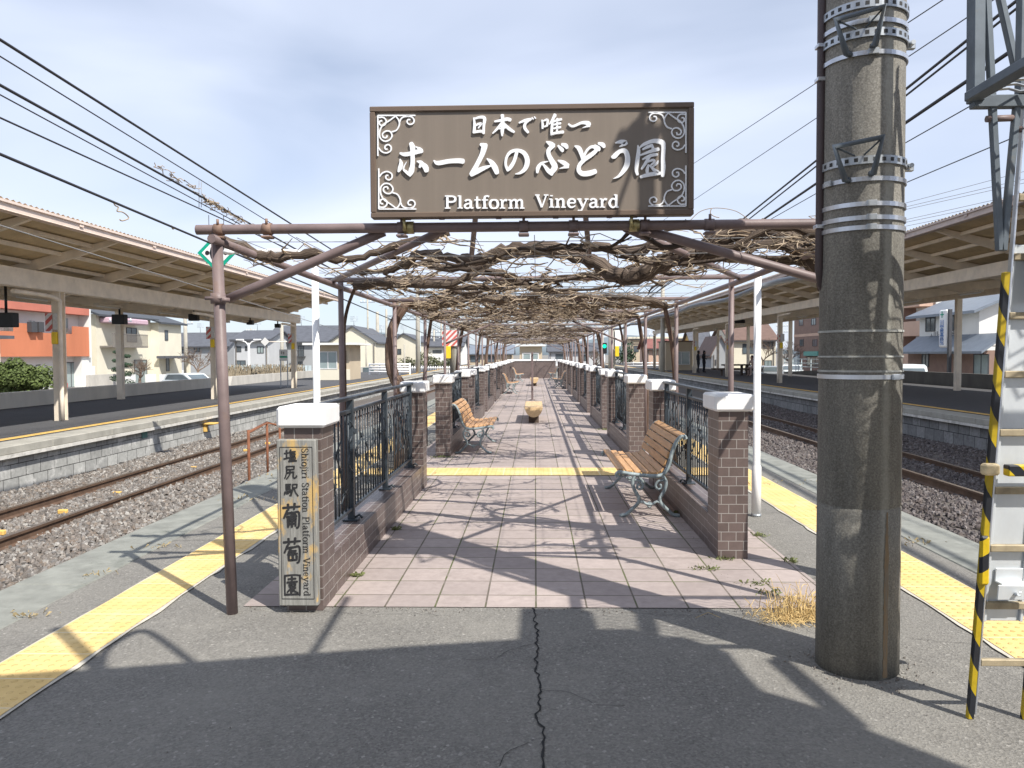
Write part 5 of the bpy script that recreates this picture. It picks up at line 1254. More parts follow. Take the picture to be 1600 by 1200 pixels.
# retaining walls at the back of the opposite platforms
t = thing('concrete_wall', 'low stained concrete wall behind the left opposite platform, nearer stretch', 'wall', (-15.5, 10, 0)); 
g = MB(); g.cbox(-15.62, -15.40, -8, 37.2, -1.0, .46, .01); part(g, 'wall_body', m_wall_l, t)
t = thing('concrete_wall', 'low concrete wall behind the left platform, farther stretch past the posts', 'wall', (-15.5, 40, 0))
g = MB(); g.prism([(38.6, -1.0), (39.3, .46), (110, .46), (110, -1.0)], Matrix(((0, 0, 1, -15.62), (1, 0, 0, 0), (0, 1, 0, 0), (0, 0, 0, 1))), .22); part(g, 'wall_body', m_conc, t)
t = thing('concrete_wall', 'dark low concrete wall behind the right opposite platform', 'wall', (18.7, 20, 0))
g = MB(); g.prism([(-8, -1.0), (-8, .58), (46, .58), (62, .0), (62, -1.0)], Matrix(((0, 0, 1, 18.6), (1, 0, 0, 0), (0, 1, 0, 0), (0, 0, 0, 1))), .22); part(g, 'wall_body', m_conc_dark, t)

# 1 orange and white apartment block
K = -38
t = thing('apartment_block', 'white two-storey block with orange balcony wall and red band on the far left', 'building', (K - 4, 58, GZ))
ya, yb = rX(-60, 500, 141, 500, K)[:2]
ztop = atX(70, 472, K).z; zb0, zb1 = atX(70, 557, K).z, atX(70, 513, K).z
pbox(t, 'wall', m_whitewall, K - 9, K - .9, ya, yb, GZ, ztop)
pbox(t, 'red_band', m_redband, K - .9, K + .1, ya, yb - .3, ztop - .75, ztop + .02)
pbox(t, 'balcony_wall', m_orange, K - .12, K, ya, yb - .25, zb0, zb1 - .35)
pbox(t, 'balcony_floor', m_orange, K - .899, K - .121, ya, yb - .25, zb0, zb0 + .2)
for p0, p1 in ((22, 66), (114, 139)):
    a, b, _, _ = rX(p0, 500, p1, 500, K); pbox(t, 'balcony_pier', m_orange, K - .119, K + .003, a, min(b, yb - .26), zb1 - .349, zb1 + .3)
pbox(t, 'end_wall', m_whitewall, K - .899, K + .06, yb - .24, yb, zb0 - .1, ztop + .05)
for p0, p1, y0, y1 in ((4, 13, 494, 520), (92, 106, 496, 520), (44, 55, 500, 522)): a, b, c, d = rX(p0, y0, p1, y1, K - .9); win(t, '+X', K - .9, a, b, c, d, m_glass_l, m_frame_w)
a, b, c, d = rX(86, 566, 122, 606, K - .9); win(t, '+X', K - .9, a, b, c, d, m_glass_l, m_frame, mull=2)
a, b, c, d = rX(122, 560, 138, 606, K - .5); pbox(t, 'pier', m_whitewall, K - .899, K - .2, a, b, GZ, zb0 - .002)
for p0, p1 in ((46, 55), (58, 66)): a, b, c, d = rX(p0, 503, p1, 519, K + .2); pbox(t, 'air_conditioner', m_frame, K + .004, K + .35, a, b, c, d)
for p0, p1 in ((0, 21), (92, 107)):
    a, b, c, d = rX(p0, 513, p1, 525, K); g = MB(); q = a
    while q < b: g.box(K - .05, K - .02, q, q + .03, zb1 - .345, zb1 + .05); q += .14
    g.box(K - .06, K - .01, a, b, zb1 + .05, zb1 + .09); part(g, 'balcony_rail', m_rail_b, t)
a, b, c, d = rX(87, 599, 105, 606, K + 2); g = MB(); g.box(K + 2, K + 2.05, a, b, c, d); solo(g, 'shop_banner', m_red, 'small red banner low in front of the orange block', 'banner')
g = MB(); a, b, c, d = rX(-30, 545, 4, 610, -30); pbox_t = thing('cream_outbuilding', 'narrow cream building edge cut off by the left border', 'building', (-33, a, GZ)); pbox(pbox_t, 'wall', m_stucco, -36, -30, a, b - .2, GZ, c + 5.2 * .55); pbox(pbox_t, 'roof', m_grey_roof, -36.3, -29.5, a, b + .3, c + 5.2 * .55 + .001, c + 5.2 * .55 + .18)

# 2 cream house with balcony
K = -38.6
t = thing('cream_house', 'cream two-storey house with pink awning balcony and dark tiled roof', 'house', (K - 4, 62, GZ))
a, b = rX(150, 500, 235, 500, K)[:2]; ze = atX(190, 494, K).z
pbox(t, 'wall', m_stucco, K - 8, K, a, b, GZ, ze)
gable(t, m_tile_roof, K - 8, K, a, b, ze, ze + 1.5, 'y', .6, None)
a2, b2 = b + .01, rX(150, 500, 271, 500, K)[1]; z2 = atX(250, 505, K).z
pbox(t, 'wing_wall', m_stucco, K - 7, K + .8, a2, b2, GZ, z2); gable(t, m_tile_roof, K - 7, K + .8, a2, b2, z2, z2 + 1.3, 'y', .5, None)
q0, q1, c, d = rX(176, 522, 231, 543, K + 1.2); c2 = atX(205, 543, K + 1.2).z; d2 = atX(205, 523, K + 1.2).z
pbox(t, 'balcony_floor', m_rail_b, K + .001, K + 1.2, q0, q1, c2, c2 + .14)
g = MB(); q = q0
while q < q1: g.box(K + 1.15, K + 1.18, q, q + .03, c2 + .14, d2); q += .15
g.box(K + 1.12, K + 1.2, q0, q1, d2, d2 + .07); part(g, 'balcony_rail', m_rail_b, t)
g = MB(); zz = atX(205, 499, K + .6).z; g.cbox(K + .005, K + 1.3, q0, q1, zz - .5, zz, .1); part(g, 'awning', mat('pink_awning', (.55, .38, .44), .6), t)
for p0, p1, y0, y1, gl in ((197, 213, 512, 535, m_glass), (209, 229, 562, 600, m_glass_l)): u, v, c, d = rX(p0, y0, p1, y1, K); win(t, '+X', K, u, v, c, d, gl, m_frame)
for p0, p1, y0, y1 in ((257, 262, 516, 532), (259, 264, 560, 580)): u, v, c, d = rX(p0, y0, p1, y1, K + .8); win(t, '+X', K + .8, u, v, c, d, m_glass, m_frame, mull=0)
u, v, c, d = rX(266, 556, 292, 560, K + 2.2); pbox(t, 'porch_roof', m_grey_roof, K + .801, K + 3, u, v, d - .25, d); pbox(t, 'porch_pier', m_stucco, K + 2.4, K + 2.7, v - .6, v - .3, GZ, d - .251)
t2 = thing('block_wall', 'grey block garden wall in front of the cream house', 'wall', (K + 4, 60, GZ)); a, b, c, d = rX(138, 585, 188, 602, K + 5); pbox(t2, 'wall_body', m_conc, K + 4.8, K + 5, a, b, GZ, d)
for i, (p0, p1) in enumerate(((196, 212), (230, 244), (252, 268))):
    a, b, c, d = rX(p0, 585, p1, 600, K + 5); g = MB(); g.cbox(K + 4.8, K + 5, a, b, GZ, d, .02); solo(g, 'gate_wall', m_whitewall, f'short pale wall piece before the cream house, {ORD[i]} from the left', 'wall', 'pale wall pieces before the cream house')
g = MB(); a, b, c, d = rX(142, 572, 164, 590, K + .9); g.cbox(K - 1.5, K + .9, a, b - 1.5, GZ, d, .05); solo(g, 'garden_shed', m_whitewall, 'low white shed beside the orange block', 'shed')

# 3 grey houses and apartments behind the left platform end
def frontal(name, label, p0, p1, ytop, Y, depth, wall, roof=None, rkind='flat', rh=1.5, wins=(), cat='house', glass=m_glass, over=.4):
    a, b = atY(p0, 560, Y).x, atY(p1, 560, Y).x; z = atY((p0 + p1) / 2, ytop, Y).z
    t = thing(name, label, cat, ((a + b) / 2, Y, GZ)); pbox(t, 'wall', wall, a, b, Y, Y + depth, GZ, z)
    if rkind == 'flat': pbox(t, 'roof', roof or m_grey_roof, a - over, b + over, Y - over, Y + depth + over, z + .001, z + .28)
    elif rkind == 'gx': gable(t, roof, a, b, Y, Y + depth, z, z + rh, 'x', over, wall)
    elif rkind == 'gy': gable(t, roof, a, b, Y, Y + depth, z, z + rh, 'y', over, wall)
    g = MB(); g.box(a - .3, b + .3, Y - over - .10, Y - over - .001, z - .22, z - .08) if rkind != 'gy' else g.box(a - .32, a - .2, Y - .2, Y + depth, z - .24, z - .1); part(g, 'gutter', m_frame, t)
    for q in (a + .25, b - .25): g = MB(); g.box(q - .05, q + .05, Y - .12, Y - .02, GZ, z - .1); part(g, 'downpipe', m_rail_b, t)
    g = MB(); q = a + (b - a) * .3; zt = z + (rh if rkind != 'flat' else .3); g.tube([(q, Y + depth / 2, zt), (q, Y + depth / 2, zt + 1.5)], .03, 4)
    for k in range(4): g.tube([(q - .45, Y + depth / 2, zt + .9 + k * .17), (q + .45, Y + depth / 2, zt + .9 + k * .17)], .02, 4)
    part(g, 'aerial', m_steel, t)
    if (b - a) > 4: g = MB(); g.cbox(a + .9, a + 1.7, Y - .35, Y - .03, GZ + .05, GZ + .65, .03); part(g, 'air_conditioner', m_frame_w, t)
    for w_ in wins:
        c = rY(w_[0], w_[1], w_[2], w_[3], Y); win(t, 'Y', Y, *c, w_[4] if len(w_) > 4 else glass, m_frame, .07, 1)
    return t
frontal('grey_house', 'pale grey flat-roofed house with dark corner behind the left platform', 366, 420, 531, 92, 9, m_pgrey, m_grey_roof, 'gx', 1.1, ((370, 541, 377, 550), (383, 541, 387, 548), (402, 541, 412, 552, m_glass_l), (368, 563, 384, 572)))
frontal('grey_house', 'dark grey low house partly hidden behind the first left post', 268, 356, 541, 105, 8, m_greywall, m_grey_roof, 'gx', 1.8, ((303, 542, 312, 550), (285, 545, 292, 552), (330, 546, 340, 554)))
t = frontal('long_apartment', 'long grey two-storey apartment with dark roof and balcony doors', 416, 535, 534, 99, 11, m_greywall, m_grey_roof, 'gx', 2.1, ((419, 541, 426, 556), (433, 541, 440, 556), (466, 540, 475, 558), (421, 566, 427, 573), (466, 565, 473, 573)), 'building')
for p0 in (415, 430, 460):
    a, b, c, d = rY(p0, 548, p0 + 14, 558, 98); g = MB(); g.box(a, b, 97.9, 98.95, c, c + .1); q = a
    while q < b: g.box(q, q + .06, 97.9, 97.96, c + .1, d); q += .2
    g.box(a, b, 97.88, 97.98, d, d + .08); part(g, 'balcony', m_frame, t)
t = frontal('gabled_house', 'cream gabled house with tall blank wall left of the bent vine trunk', 514, 588, 535, 88, 11, m_stucco, m_grey_roof, 'gy', 1.75, ((549, 552, 561, 562, m_glass_l),), over=.25)
t = frontal('gabled_house', 'cream gabled house behind the bent vine trunk', 608, 654, 534, 112, 10, m_stucco, m_grey_roof, 'gy', 1.1, ((621, 545, 627, 554),), over=.3)
frontal('dark_house', 'dark low house between the two cream gabled houses', 577, 612, 541, 108, 8, m_darkwall, m_tile_roof, 'gx', 1.6, ((595, 546, 603, 556),))
frontal('white_house', 'white house with grey roof right of the second cream gable', 655, 722, 541, 118, 9, m_whitewall, m_grey_roof, 'gx', 1.5, ((676, 547, 690, 552), (700, 552, 706, 572), (661, 560, 668, 572)))
frontal('low_house', 'small pale building with a blue-grey roof far behind the left vine trunks', 724, 800, 553, 135, 8, m_beige, m_blue_roof, 'gx', 1.4, ((735, 556, 750, 566), (760, 556, 772, 566)))
frontal('low_house', 'long low grey building far behind the end wall on the right', 858, 935, 549, 150, 8, m_pgrey, m_grey_roof, 'gx', 1.5, ((868, 553, 882, 562), (905, 555, 920, 564)))
# pale panel fence and bare bank behind the left platform
t = thing('panel_fence', 'pale blue panel fence along the road behind the left platform', 'fence', (-30, 84, GZ))
for i in range(16):
    p0 = 352 + i * 8.4; a, b, c, d = rY(p0, 571, p0 + 8.2, 583, 80); g = MB(); g.box(a, b, 80, 80.05, c, d); part(g, 'panel', m_panel_fence, t)
    g = MB(); g.box(a - .04, a + .04, 80.06, 80.14, GZ, d + .05); part(g, 'post', m_steel, t)
# platform hut left
Y = 47.5; a, b, c, d = rY(496, 539, 546, 593, Y)
t = thing('platform_hut', 'cream waiting hut with wide sliding windows on the left platform', 'hut', ((a + b) / 2, Y, 0)); pbox(t, 'wall', m_beige, a, b, Y, Y + 3, 0, d)
pbox(t, 'roof', m_whitewall, a - .7, b + .6, Y - .7, Y + 3.5, d + .001, d + .13); pbox(t, 'lower_wall', m_stucco, a - .02, b + .02, Y - .03, Y - .001, .001, atY(520, 577, Y).z)
u = rY(498, 549, 527, 577, Y); win(t, 'Y', Y, *u, m_glass_l, m_frame_w, .06); u = rY(533, 548, 541, 590, Y); win(t, 'Y', Y, *u, m_beige, m_frame, .04, 0)
# end hut
Y = 60; a, b, c, d = rY(812, 541, 847, 575, Y)
t = thing('platform_hut', 'small beige hut with a white-framed window beyond the end wall', 'hut', ((a + b) / 2, Y, 0)); pbox(t, 'wall', m_beige, a, b, Y, Y + 3, 0, d); pbox(t, 'roof', m_whitewall, a - .25, b + .25, Y - .4, Y + 3.3, d + .001, d + .12)
u = rY(816, 551, 842, 566, Y); win(t, 'Y', Y, *u, m_glass_l, m_frame_w, .09)
# station name board on the left platform
Y = 36.5; a, b, c, d = rY(436.5, 546, 449, 564, Y)
t = thing('station_board', 'white station board with green band on a post at the left platform', 'sign', ((a + b) / 2, Y, 0))
g = MB(); g.cbox(a, b, Y, Y + .06, c, d, .01); part(g, 'board', m_white, t); g = MB(); h_ = (d - c); g.box(a + .01, b - .01, Y - .006, Y - .001, c + h_ * .28, c + h_ * .43); part(g, 'band', m_green, t)
g = MB(); g.box(a + .11, a + .14, Y - .006, Y - .001, c + h_ * .6, c + h_ * .85); g.box(a + .2, a + .23, Y - .006, Y - .001, c + h_ * .58, c + h_ * .8); part(g, 'marks', m_black, t)
for xx in (a + .03, b - .03): g = MB(); g.box(xx - .02, xx + .02, Y + .061, Y + .10, 0, d); part(g, 'leg', m_steel, t)
Y = 60; c0 = atY(414, 534, Y); t = thing('diamond_board', 'small white diamond board on a bracket far behind the left canopy', 'sign', (c0.x, Y, c0.z)); h = .34
g = MB(); g.prism([(0, h), (h, 0), (0, -h), (-h, 0)], Matrix(((1, 0, 0, c0.x), (0, 0, 1, Y), (0, 1, 0, c0.z), (0, 0, 0, 1))), .04); part(g, 'face', m_notice, t); g = MB(); g.tube([(c0.x, Y + .06, c0.z), (c0.x + 1.7, Y + .06, c0.z)], .04, 5); part(g, 'arm', m_cream_steel, t)

# right side
K = 30
t = thing('tiled_apartment', 'brown tiled apartment building with a green shop front beyond the right canopy', 'building', (K + 5, 74, GZ))
a, b = rX(1241, 500, 1408, 500, K)[:2]; pbox(t, 'wall', m_brownwall, K, K + 10, a, b, GZ, 9.5)
pbox(t, 'floor_band', m_peach, K - .03, K - .001, a, b, atX(1300, 520, K).z - .2, atX(1300, 520, K).z + .1)
for p0, p1, y0, y1 in ((1249, 1255, 497, 509), (1268, 1275, 497, 508), (1250, 1256, 530, 541), (1270, 1277, 530, 541), (1249, 1255, 468, 480), (1270, 1277, 466, 478)): u = rX(p0, y0, p1, y1, K); win(t, '-X', K, *u, m_glass, m_frame)
u = rX(1259, 549, 1281, 556, K); pbox(t, 'shop_fascia', mat('shop_green', (.10, .35, .30), .5), K - .25, K - .001, *u); u = rX(1261, 557, 1281, 572, K); win(t, '-X', K, *u, m_glass, m_frame, .1, 2)
u = rX(1244, 549, 1250, 572, K); pbox(t, 'sign_column', m_panel_fence, K - .3, K - .031, *u)
a2, b2 = rX(1408, 500, 1438, 500, K)[:2]; pbox(t, 'stair_wing', m_whitewall, K - .001 + 1.2, K + 8, b2 - (b2 - a) * 0 - .0, a - .001, GZ, 9.5) if b2 < a else pbox(t, 'stair_wing', m_whitewall, K + 1.2, K + 8, a2 - .001, a - .001, GZ, 9.5)
for y0, y1 in ((502, 525), (551, 572), (455, 480)):
    u = rX(1411, y0, 1437, y1, K); pbox(t, 'balcony_wall', m_peach, K, K + 1.19, u[0], min(u[1], a - .01), u[2], u[3])
K = 28
t = thing('clinic', 'white and brown clinic building with a tall white signboard', 'building', (K + 4, 50, GZ))
a, b = rX(1437, 500, 1530, 500, K)[:2]; zm = atX(1485, 541, K).z; ze = atX(1485, 487, K).z
pbox(t, 'upper_wall', m_whitewall, K, K + 9, a, b, zm, ze); pbox(t, 'lower_wall', m_brownwall, K - .8, K + 9, a - 2, b - .01, GZ, zm - .3)
g = MB(); g.prism([(K - 1.5, zm - .35), (K - .001, zm + .75), (K - .001, zm + .6), (K - 1.5, zm - .5)], Matrix(((1, 0, 0, 0), (0, 0, 1, a - 3), (0, 1, 0, 0), (0, 0, 0, 1))), b - a + 3.2); part(g, 'lower_roof', m_blue_roof, t)
gable(t, m_blue_roof, K, K + 9, a, b, ze, ze + 1.9, 'y', .7, m_whitewall)
for p0, p1, y0, y1 in ((1447, 1462, 494, 518), (1481, 1502, 491, 516)): u = rX(p0, y0, p1, y1, K); win(t, '-X', K, *u, m_glass, m_frame)
for p0, p1, y0, y1, gl in ((1441, 1452, 553, 573, m_glass), (1522, 1546, 553, 591, m_glass_l), (1497, 1501, 552, 577, m_glass_l)): u = rX(p0, y0, p1, y1, K - .8); win(t, '-X', K - .8, *u, gl, m_frame)
def text_mesh(name, body, m, t, M, size):
    cu = bpy.data.curves.new('lettering', 'FONT'); cu.body = body; cu.size = size; cu.extrude = .004; cu.align_x = 'CENTER'
    ob = bpy.data.objects.new('lettering', cu); COL.objects.link(ob); dg = bpy.context.evaluated_depsgraph_get()
    me = bpy.data.meshes.new_from_object(ob.evaluated_get(dg)); bpy.data.objects.remove(ob); me.transform(Matrix.Translation(-Vector(t['_o'])) @ M); me.materials.clear(); me.materials.append(m)
    o = bpy.data.objects.new(name, me); COL.objects.link(o); o.parent = t; return o
mX = lambda y, z, K_: Matrix(((0, 0, -1, K_), (-1, 0, 0, y), (0, 1, 0, z), (0, 0, 0, 1)))
ym = (rX(1455, 530, 1500, 530, K)[0] + rX(1455, 530, 1500, 530, K)[1]) / 2
text_mesh('wall_lettering', '+川合整骨院', m_frame, t, mX(ym, atX(1478, 530, K).z, K - .02), .72)
Kb = 26.2; u = rX(1465, 484, 1480, 543, Kb)
t = thing('clinic_signboard', 'tall white signboard with blue vertical lettering and a green cross', 'sign', (Kb, u[0], GZ)); yc = (u[0] + u[1]) / 2
g = MB(); g.cbox(Kb, Kb + .3, yc - .42, yc + .42, u[2], u[3], .08); part(g, 'board', m_white, t)
g = MB(); g.cbox(Kb + .05, Kb + .25, yc - .75, yc - .55, GZ, u[3], .01); part(g, 'mast', m_frame, t)
for i, ch in enumerate('川合整骨院'): text_mesh('vertical_character', ch, mat('sign_blue', (.10, .22, .50), .5) if i == 0 else bpy.data.materials['sign_blue'], t, mX(yc, u[3] - 1.05 - (i) * (u[3] - u[2] - .9) / 5.2, Kb - .02), .50)
text_mesh('green_cross', '+', m_green, t, mX(yc, u[3] - .62, Kb - .02), .9)
frontal('brown_roofed_house', 'cream building with a wide brown roof behind the picnic table', 1141, 1212, 531, 100, 10, m_stucco, m_brown_roof, 'gx', 2.2, ((1160, 537, 1178, 553), (1192, 532, 1208, 545), (1194, 563, 1206, 581, m_glass_l)))
frontal('small_gabled_house', 'small grey steep-gabled house beside the yellow house', 1112, 1140, 553, 92, 8, m_greywall, m_brown_roof, 'gy', 2.0, ((1116, 562, 1119, 571),), over=.25)
frontal('yellow_house', 'yellow house with a grey roof behind the two standing people', 1085, 1113, 545, 108, 9, m_yellowwall, m_grey_roof, 'gx', 2.6, ((1087, 541.5, 1092, 549), (1095, 541.5, 1104, 549)))
frontal('cream_block', 'flat-roofed cream block with a reddish lower roof far right of the path', 985, 1068, 529, 125, 12, m_beige, m_stucco, 'flat', 1, ((990, 540, 998, 550), (1002, 553, 1012, 566)), 'building')
frontal('red_roofed_house', 'house with red-brown roof and dark windows in front of the cream block', 1010, 1046, 544, 112, 7, m_peach, m_red_roof, 'gx', 1.2, ((1020, 546, 1026, 555), (1029, 546, 1037, 555)))
Y = 71; a, b, c, d = rY(1040, 534, 1082, 582, Y)
t = thing('platform_hut', 'beige hut with a wide window band on the right platform', 'hut', ((a + b) / 2, Y, 0)); pbox(t, 'wall', m_beige, a, b, Y, Y + 4, 0, d); pbox(t, 'roof', m_brown_roof, a - .1, b + .1, Y - .1, Y + 4.1, d + .001, d + .1)
u = rY(1051, 549, 1078, 570, Y); win(t, 'Y', Y, *u, m_glass_l, m_frame_w, .08)
# white crash barriers
def barrier(p0, p1, y0, y1, Y, label, n=4):
    a, b, c, d = rY(p0, y0, p1, y1, Y); t = thing('white_barrier', label, 'barrier', ((a + b) / 2, Y, c))
    for i in range(n): g = MB(); z = c + (d - c) * (i + .5) / n; g.tube([(a, Y, z), (b, Y, z)], .06, 8); part(g, 'rail', m_white, t)
    for i in range(5): g = MB(); x = a + (b - a) * i / 4; g.box(x - .06, x + .06, Y + .09, Y + .2, min(c - .3, -.2), d); part(g, 'post', m_white, t)
barrier(976, 1033, 565, 581, 92, 'white railed barrier at the far end of the right track')
barrier(577, 640, 567, 583, 60, 'white railed barrier at the far end of the left platform', 4)
t = thing('white_fence', 'low white picket fence far behind the left vine trunks', 'fence', (-12, 78, GZ))
for i in range(26):
    a, b, c, d = rY(640 + i * 3.6, 572, 641.6 + i * 3.6, 585, 78); g = MB(); g.box(a, b, 78, 78.06, GZ, d); part(g, 'picket', m_white, t)
a, b, c, d = rY(638, 574, 735, 575.5, 77.9); g = MB(); g.box(a, b, 77.9, 77.98, c, d); part(g, 'rail', m_white, t)

# poles, portals, lamps, signals
def cpole(px_, ytop, Y, r, label, grp='background utility poles', x=None, base=GZ, arms=2, m=m_pole_far):
    c = atY(px_, ytop, Y); t = thing('line_pole', label, 'pole', (c.x, Y, base), grp)
    g = MB(); g.lathe([(r, 0), (r * .75, c.z - base)], (c.x, Y, base), 10); part(g, 'shaft', m, t)
    for k in range(arms):
        g = MB(); z = c.z - .5 - k * .9; g.box(c.x - .9, c.x + .9, Y - .05, Y + .05, z, z + .09); part(g, 'crossarm', m_steel, t)
        g = MB()
        for q in (-.8, -.4, .4, .8): g.lathe([(.05, 0), (.07, .08), (.04, .2)], (c.x + q, Y, z + .091), 6)
        part(g, 'insulators', m_white, t)
    return t
cpole(589.5, 487, 100, .26, 'blunt concrete pole left of the bent vine trunk', arms=0)
cpole(574, 455, 95, .13, 'slim grey lattice pole with cross arms left of the bent trunk')
cpole(655, 520, 90, .20, 'pale blue steel column right of the bent vine trunk', arms=0, m=m_panel_fence)
cpole(678, 515, 120, .18, 'slender pole with cross arms behind the white house')
cpole(632, 538, 80, .10, 'short thin post in front of the second cream gable', arms=0)
cpole(572, 532, 84, .10, 'short dark post in front of the first cream gable', arms=0)
cpole(169 + 19, 493, 60, .17, 'concrete pole in front of the cream house balcony', arms=1)
cpole(289, 488, 90, .26, 'tall concrete pole right of the cream house')
cpole(440, 505, 70, .2, 'leaning cream pole behind the station board', arms=0)
cpole(392, 513, 140, .16, 'far thin pole with cross arms above the grey houses')
cpole(1024, 523, 95, .11, 'thin post with round mirror by the right barrier', arms=0)
cpole(1010, 519, 110, .10, 'very thin mast before the cream block', arms=1)
cpole(1227 - 5, 505, 120, .15, 'distant pole left of the tiled apartment', arms=2)
cpole(960, 470, 140, .2, 'distant gantry mast above the right fence', arms=3)
def portal(Y, x0, x1, z, label):
    t = thing('wire_portal', label, 'gantry', ((x0 + x1) / 2, Y, GZ), 'overhead wire portals')
    for x in (x0, x1): g = MB(); g.lathe([(.2, 0), (.15, z + 2.6)], (x, Y, GZ), 8); part(g, 'mast', m_pole_far, t)
    g = MB(); g.box(x0, x1, Y - .06, Y + .06, z, z + .12); g.box(x0, x1, Y - .06, Y + .06, z + .55, z + .63)
    x = x0
    while x < x1 - 1: g.tube([(x, Y, z + .1), (x + .5, Y, z + .58), (x + 1, Y, z + .1)], .03, 4); x += 1
    part(g, 'beam', m_angle, t)
    for x in (-6.95, 7.2): g = MB(); g.tube([(x, Y, z), (x, Y, z - .9)], .04, 5); g.lathe([(.03, 0), (.07, .06), (.03, .12)], (x, Y, z - .7), 6); part(g, 'drop_arm', m_steel, t)
portal(64, -9.6, 10.4, 6.4, 'nearest overhead wire portal spanning the tracks beyond the pergola')
portal(105, -20, 12, 6.2, 'middle overhead wire portal spanning the tracks')
portal(150, -18, 13, 6.4, 'farthest overhead wire portal spanning the tracks')
t = thing('street_lamp', 'white double-armed street lamp behind the left platform', 'street lamp', tuple(atY(388.5, 575, 70))); c = atY(388.5, 536, 70); g = MB(); g.lathe([(.12, 0), (.09, c.z - GZ)], (c.x, 70, GZ), 8); part(g, 'column', m_white, t)
for s in (-1, 1): g = MB(); g.tube(smooth_pts([(c.x, 70, c.z - .3), (c.x + s * .3, 70, c.z + .1), (c.x + s * 1.0, 70, c.z + .28)], 4), .06, 6); g.cbox(c.x + s * .8 - .35, c.x + s * .8 + .35, 69.9, 70.1, c.z + .24, c.z + .36, .03); part(g, 'lamp_arm', m_white, t)
# poles with boards standing on this platform near its end
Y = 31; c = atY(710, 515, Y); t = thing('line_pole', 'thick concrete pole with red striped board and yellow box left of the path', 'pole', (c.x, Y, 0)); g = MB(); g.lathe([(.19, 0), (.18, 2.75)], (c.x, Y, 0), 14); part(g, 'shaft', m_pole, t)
u = rY(691, 516, 716, 541, Y - .2); g = MB(); g.cbox(u[0], u[1], Y - .24, Y - .21, u[2], u[3], .004); part(g, 'striped_board', m_redwhite, t); u = rY(696, 541, 704, 560, Y - .3); g = MB(); g.cbox(u[0], u[1], Y - .4, Y - .2, u[2], u[3], .01); part(g, 'yellow_box', m_yellow, t)
Y = 42; c = atY(956, 515, Y); t = thing('line_pole', 'thick concrete pole with white and yellow upright boards on the right of the path', 'pole', (c.x, Y, 0)); g = MB(); g.lathe([(.19, 0), (.18, 3.05)], (c.x, Y, 0), 14); part(g, 'shaft', m_pole_far, t)
u = rY(961, 513, 970, 541, Y - .2); g = MB(); g.cbox(u[0], u[1], Y - .24, Y - .21, u[2], u[3], .004); part(g, 'white_board', m_white, t); u = rY(961, 541, 967, 557, Y - .3); g = MB(); g.cbox(u[0], u[1], Y - .4, Y - .25, u[2], u[3], .01); part(g, 'yellow_board', m_yellow, t)
Y = 80; c = atY(944.5, 541, Y); t = thing('rail_signal', 'railway signal showing a green light right of the path', 'signal', (c.x, Y, GZ)); g = MB(); g.cbox(c.x - .25, c.x + .25, Y, Y + .25, c.z - .75, c.z + .35, .05); part(g, 'head', m_black, t); g = MB(); g.tube([(c.x, Y + .12, GZ), (c.x, Y + .12, c.z - .7)], .08, 8); part(g, 'mast', m_steel, t)
gm = bpy.data.materials.new('signal_green'); gm.use_nodes = True; b_ = gm.node_tree.nodes['Principled BSDF']; b_.inputs['Emission Color'].default_value = (.0, .9, .45, 1); b_.inputs['Emission Strength'].default_value = 1.2; b_.inputs['Base Color'].default_value = (0, .3, .15, 1)
g = MB(); g.tube([(c.x, Y - .03, c.z), (c.x, Y - .001, c.z)], .2, 12); part(g, 'lamp', gm, t)

# rusty handrail by the left track
Y0 = ground(388, 716, -.4).y
t = thing('rusty_handrail', 'small rusty pipe handrail beside the left track behind the first pillar', 'railing', (-3.9, 11, -.8))
def rp(a, b, Y): return tuple(atY(a, b, Y))
g = MB(); g.tube([rp(388, 676, 11.2), rp(417, 660, 13.5), rp(432, 664, 13.5)], .022, 8); part(g, 'top_rail', m_rusty, t)
for p, q, Y in (((388, 672), (388, 716), 11.2), ((417, 660), (419, 712), 13.5), ((437, 664), (437, 700), 13.5)):
    g = MB(); a, b = rp(*p, Y), rp(*q, Y); g.tube([a, (a[0], a[1], -.8)], .022, 8); part(g, 'post', m_rusty, t)
g = MB(); a = atX(319, 662, -8.93); g.cbox(-8.94, -8.62, a.y - .1, a.y + .25, a.z - .02, a.z + .02, .01); g.cbox(-8.94, -8.85, a.y - .05, a.y + .05, a.z - .22, a.z - .021, .01); solo(g, 'yellow_bracket', m_yline, 'small yellow bracket on the left platform wall', 'bracket')
a = atX(226, 676, -8.93); g = MB(); g.box(-8.94, -8.925, a.y - .12, a.y + .12, a.z - .12, a.z + .12); solo(g, 'distance_plate', mat('plate_green', (.10, .22, .20), .6), 'small green plate on the left platform stone wall', 'sign')

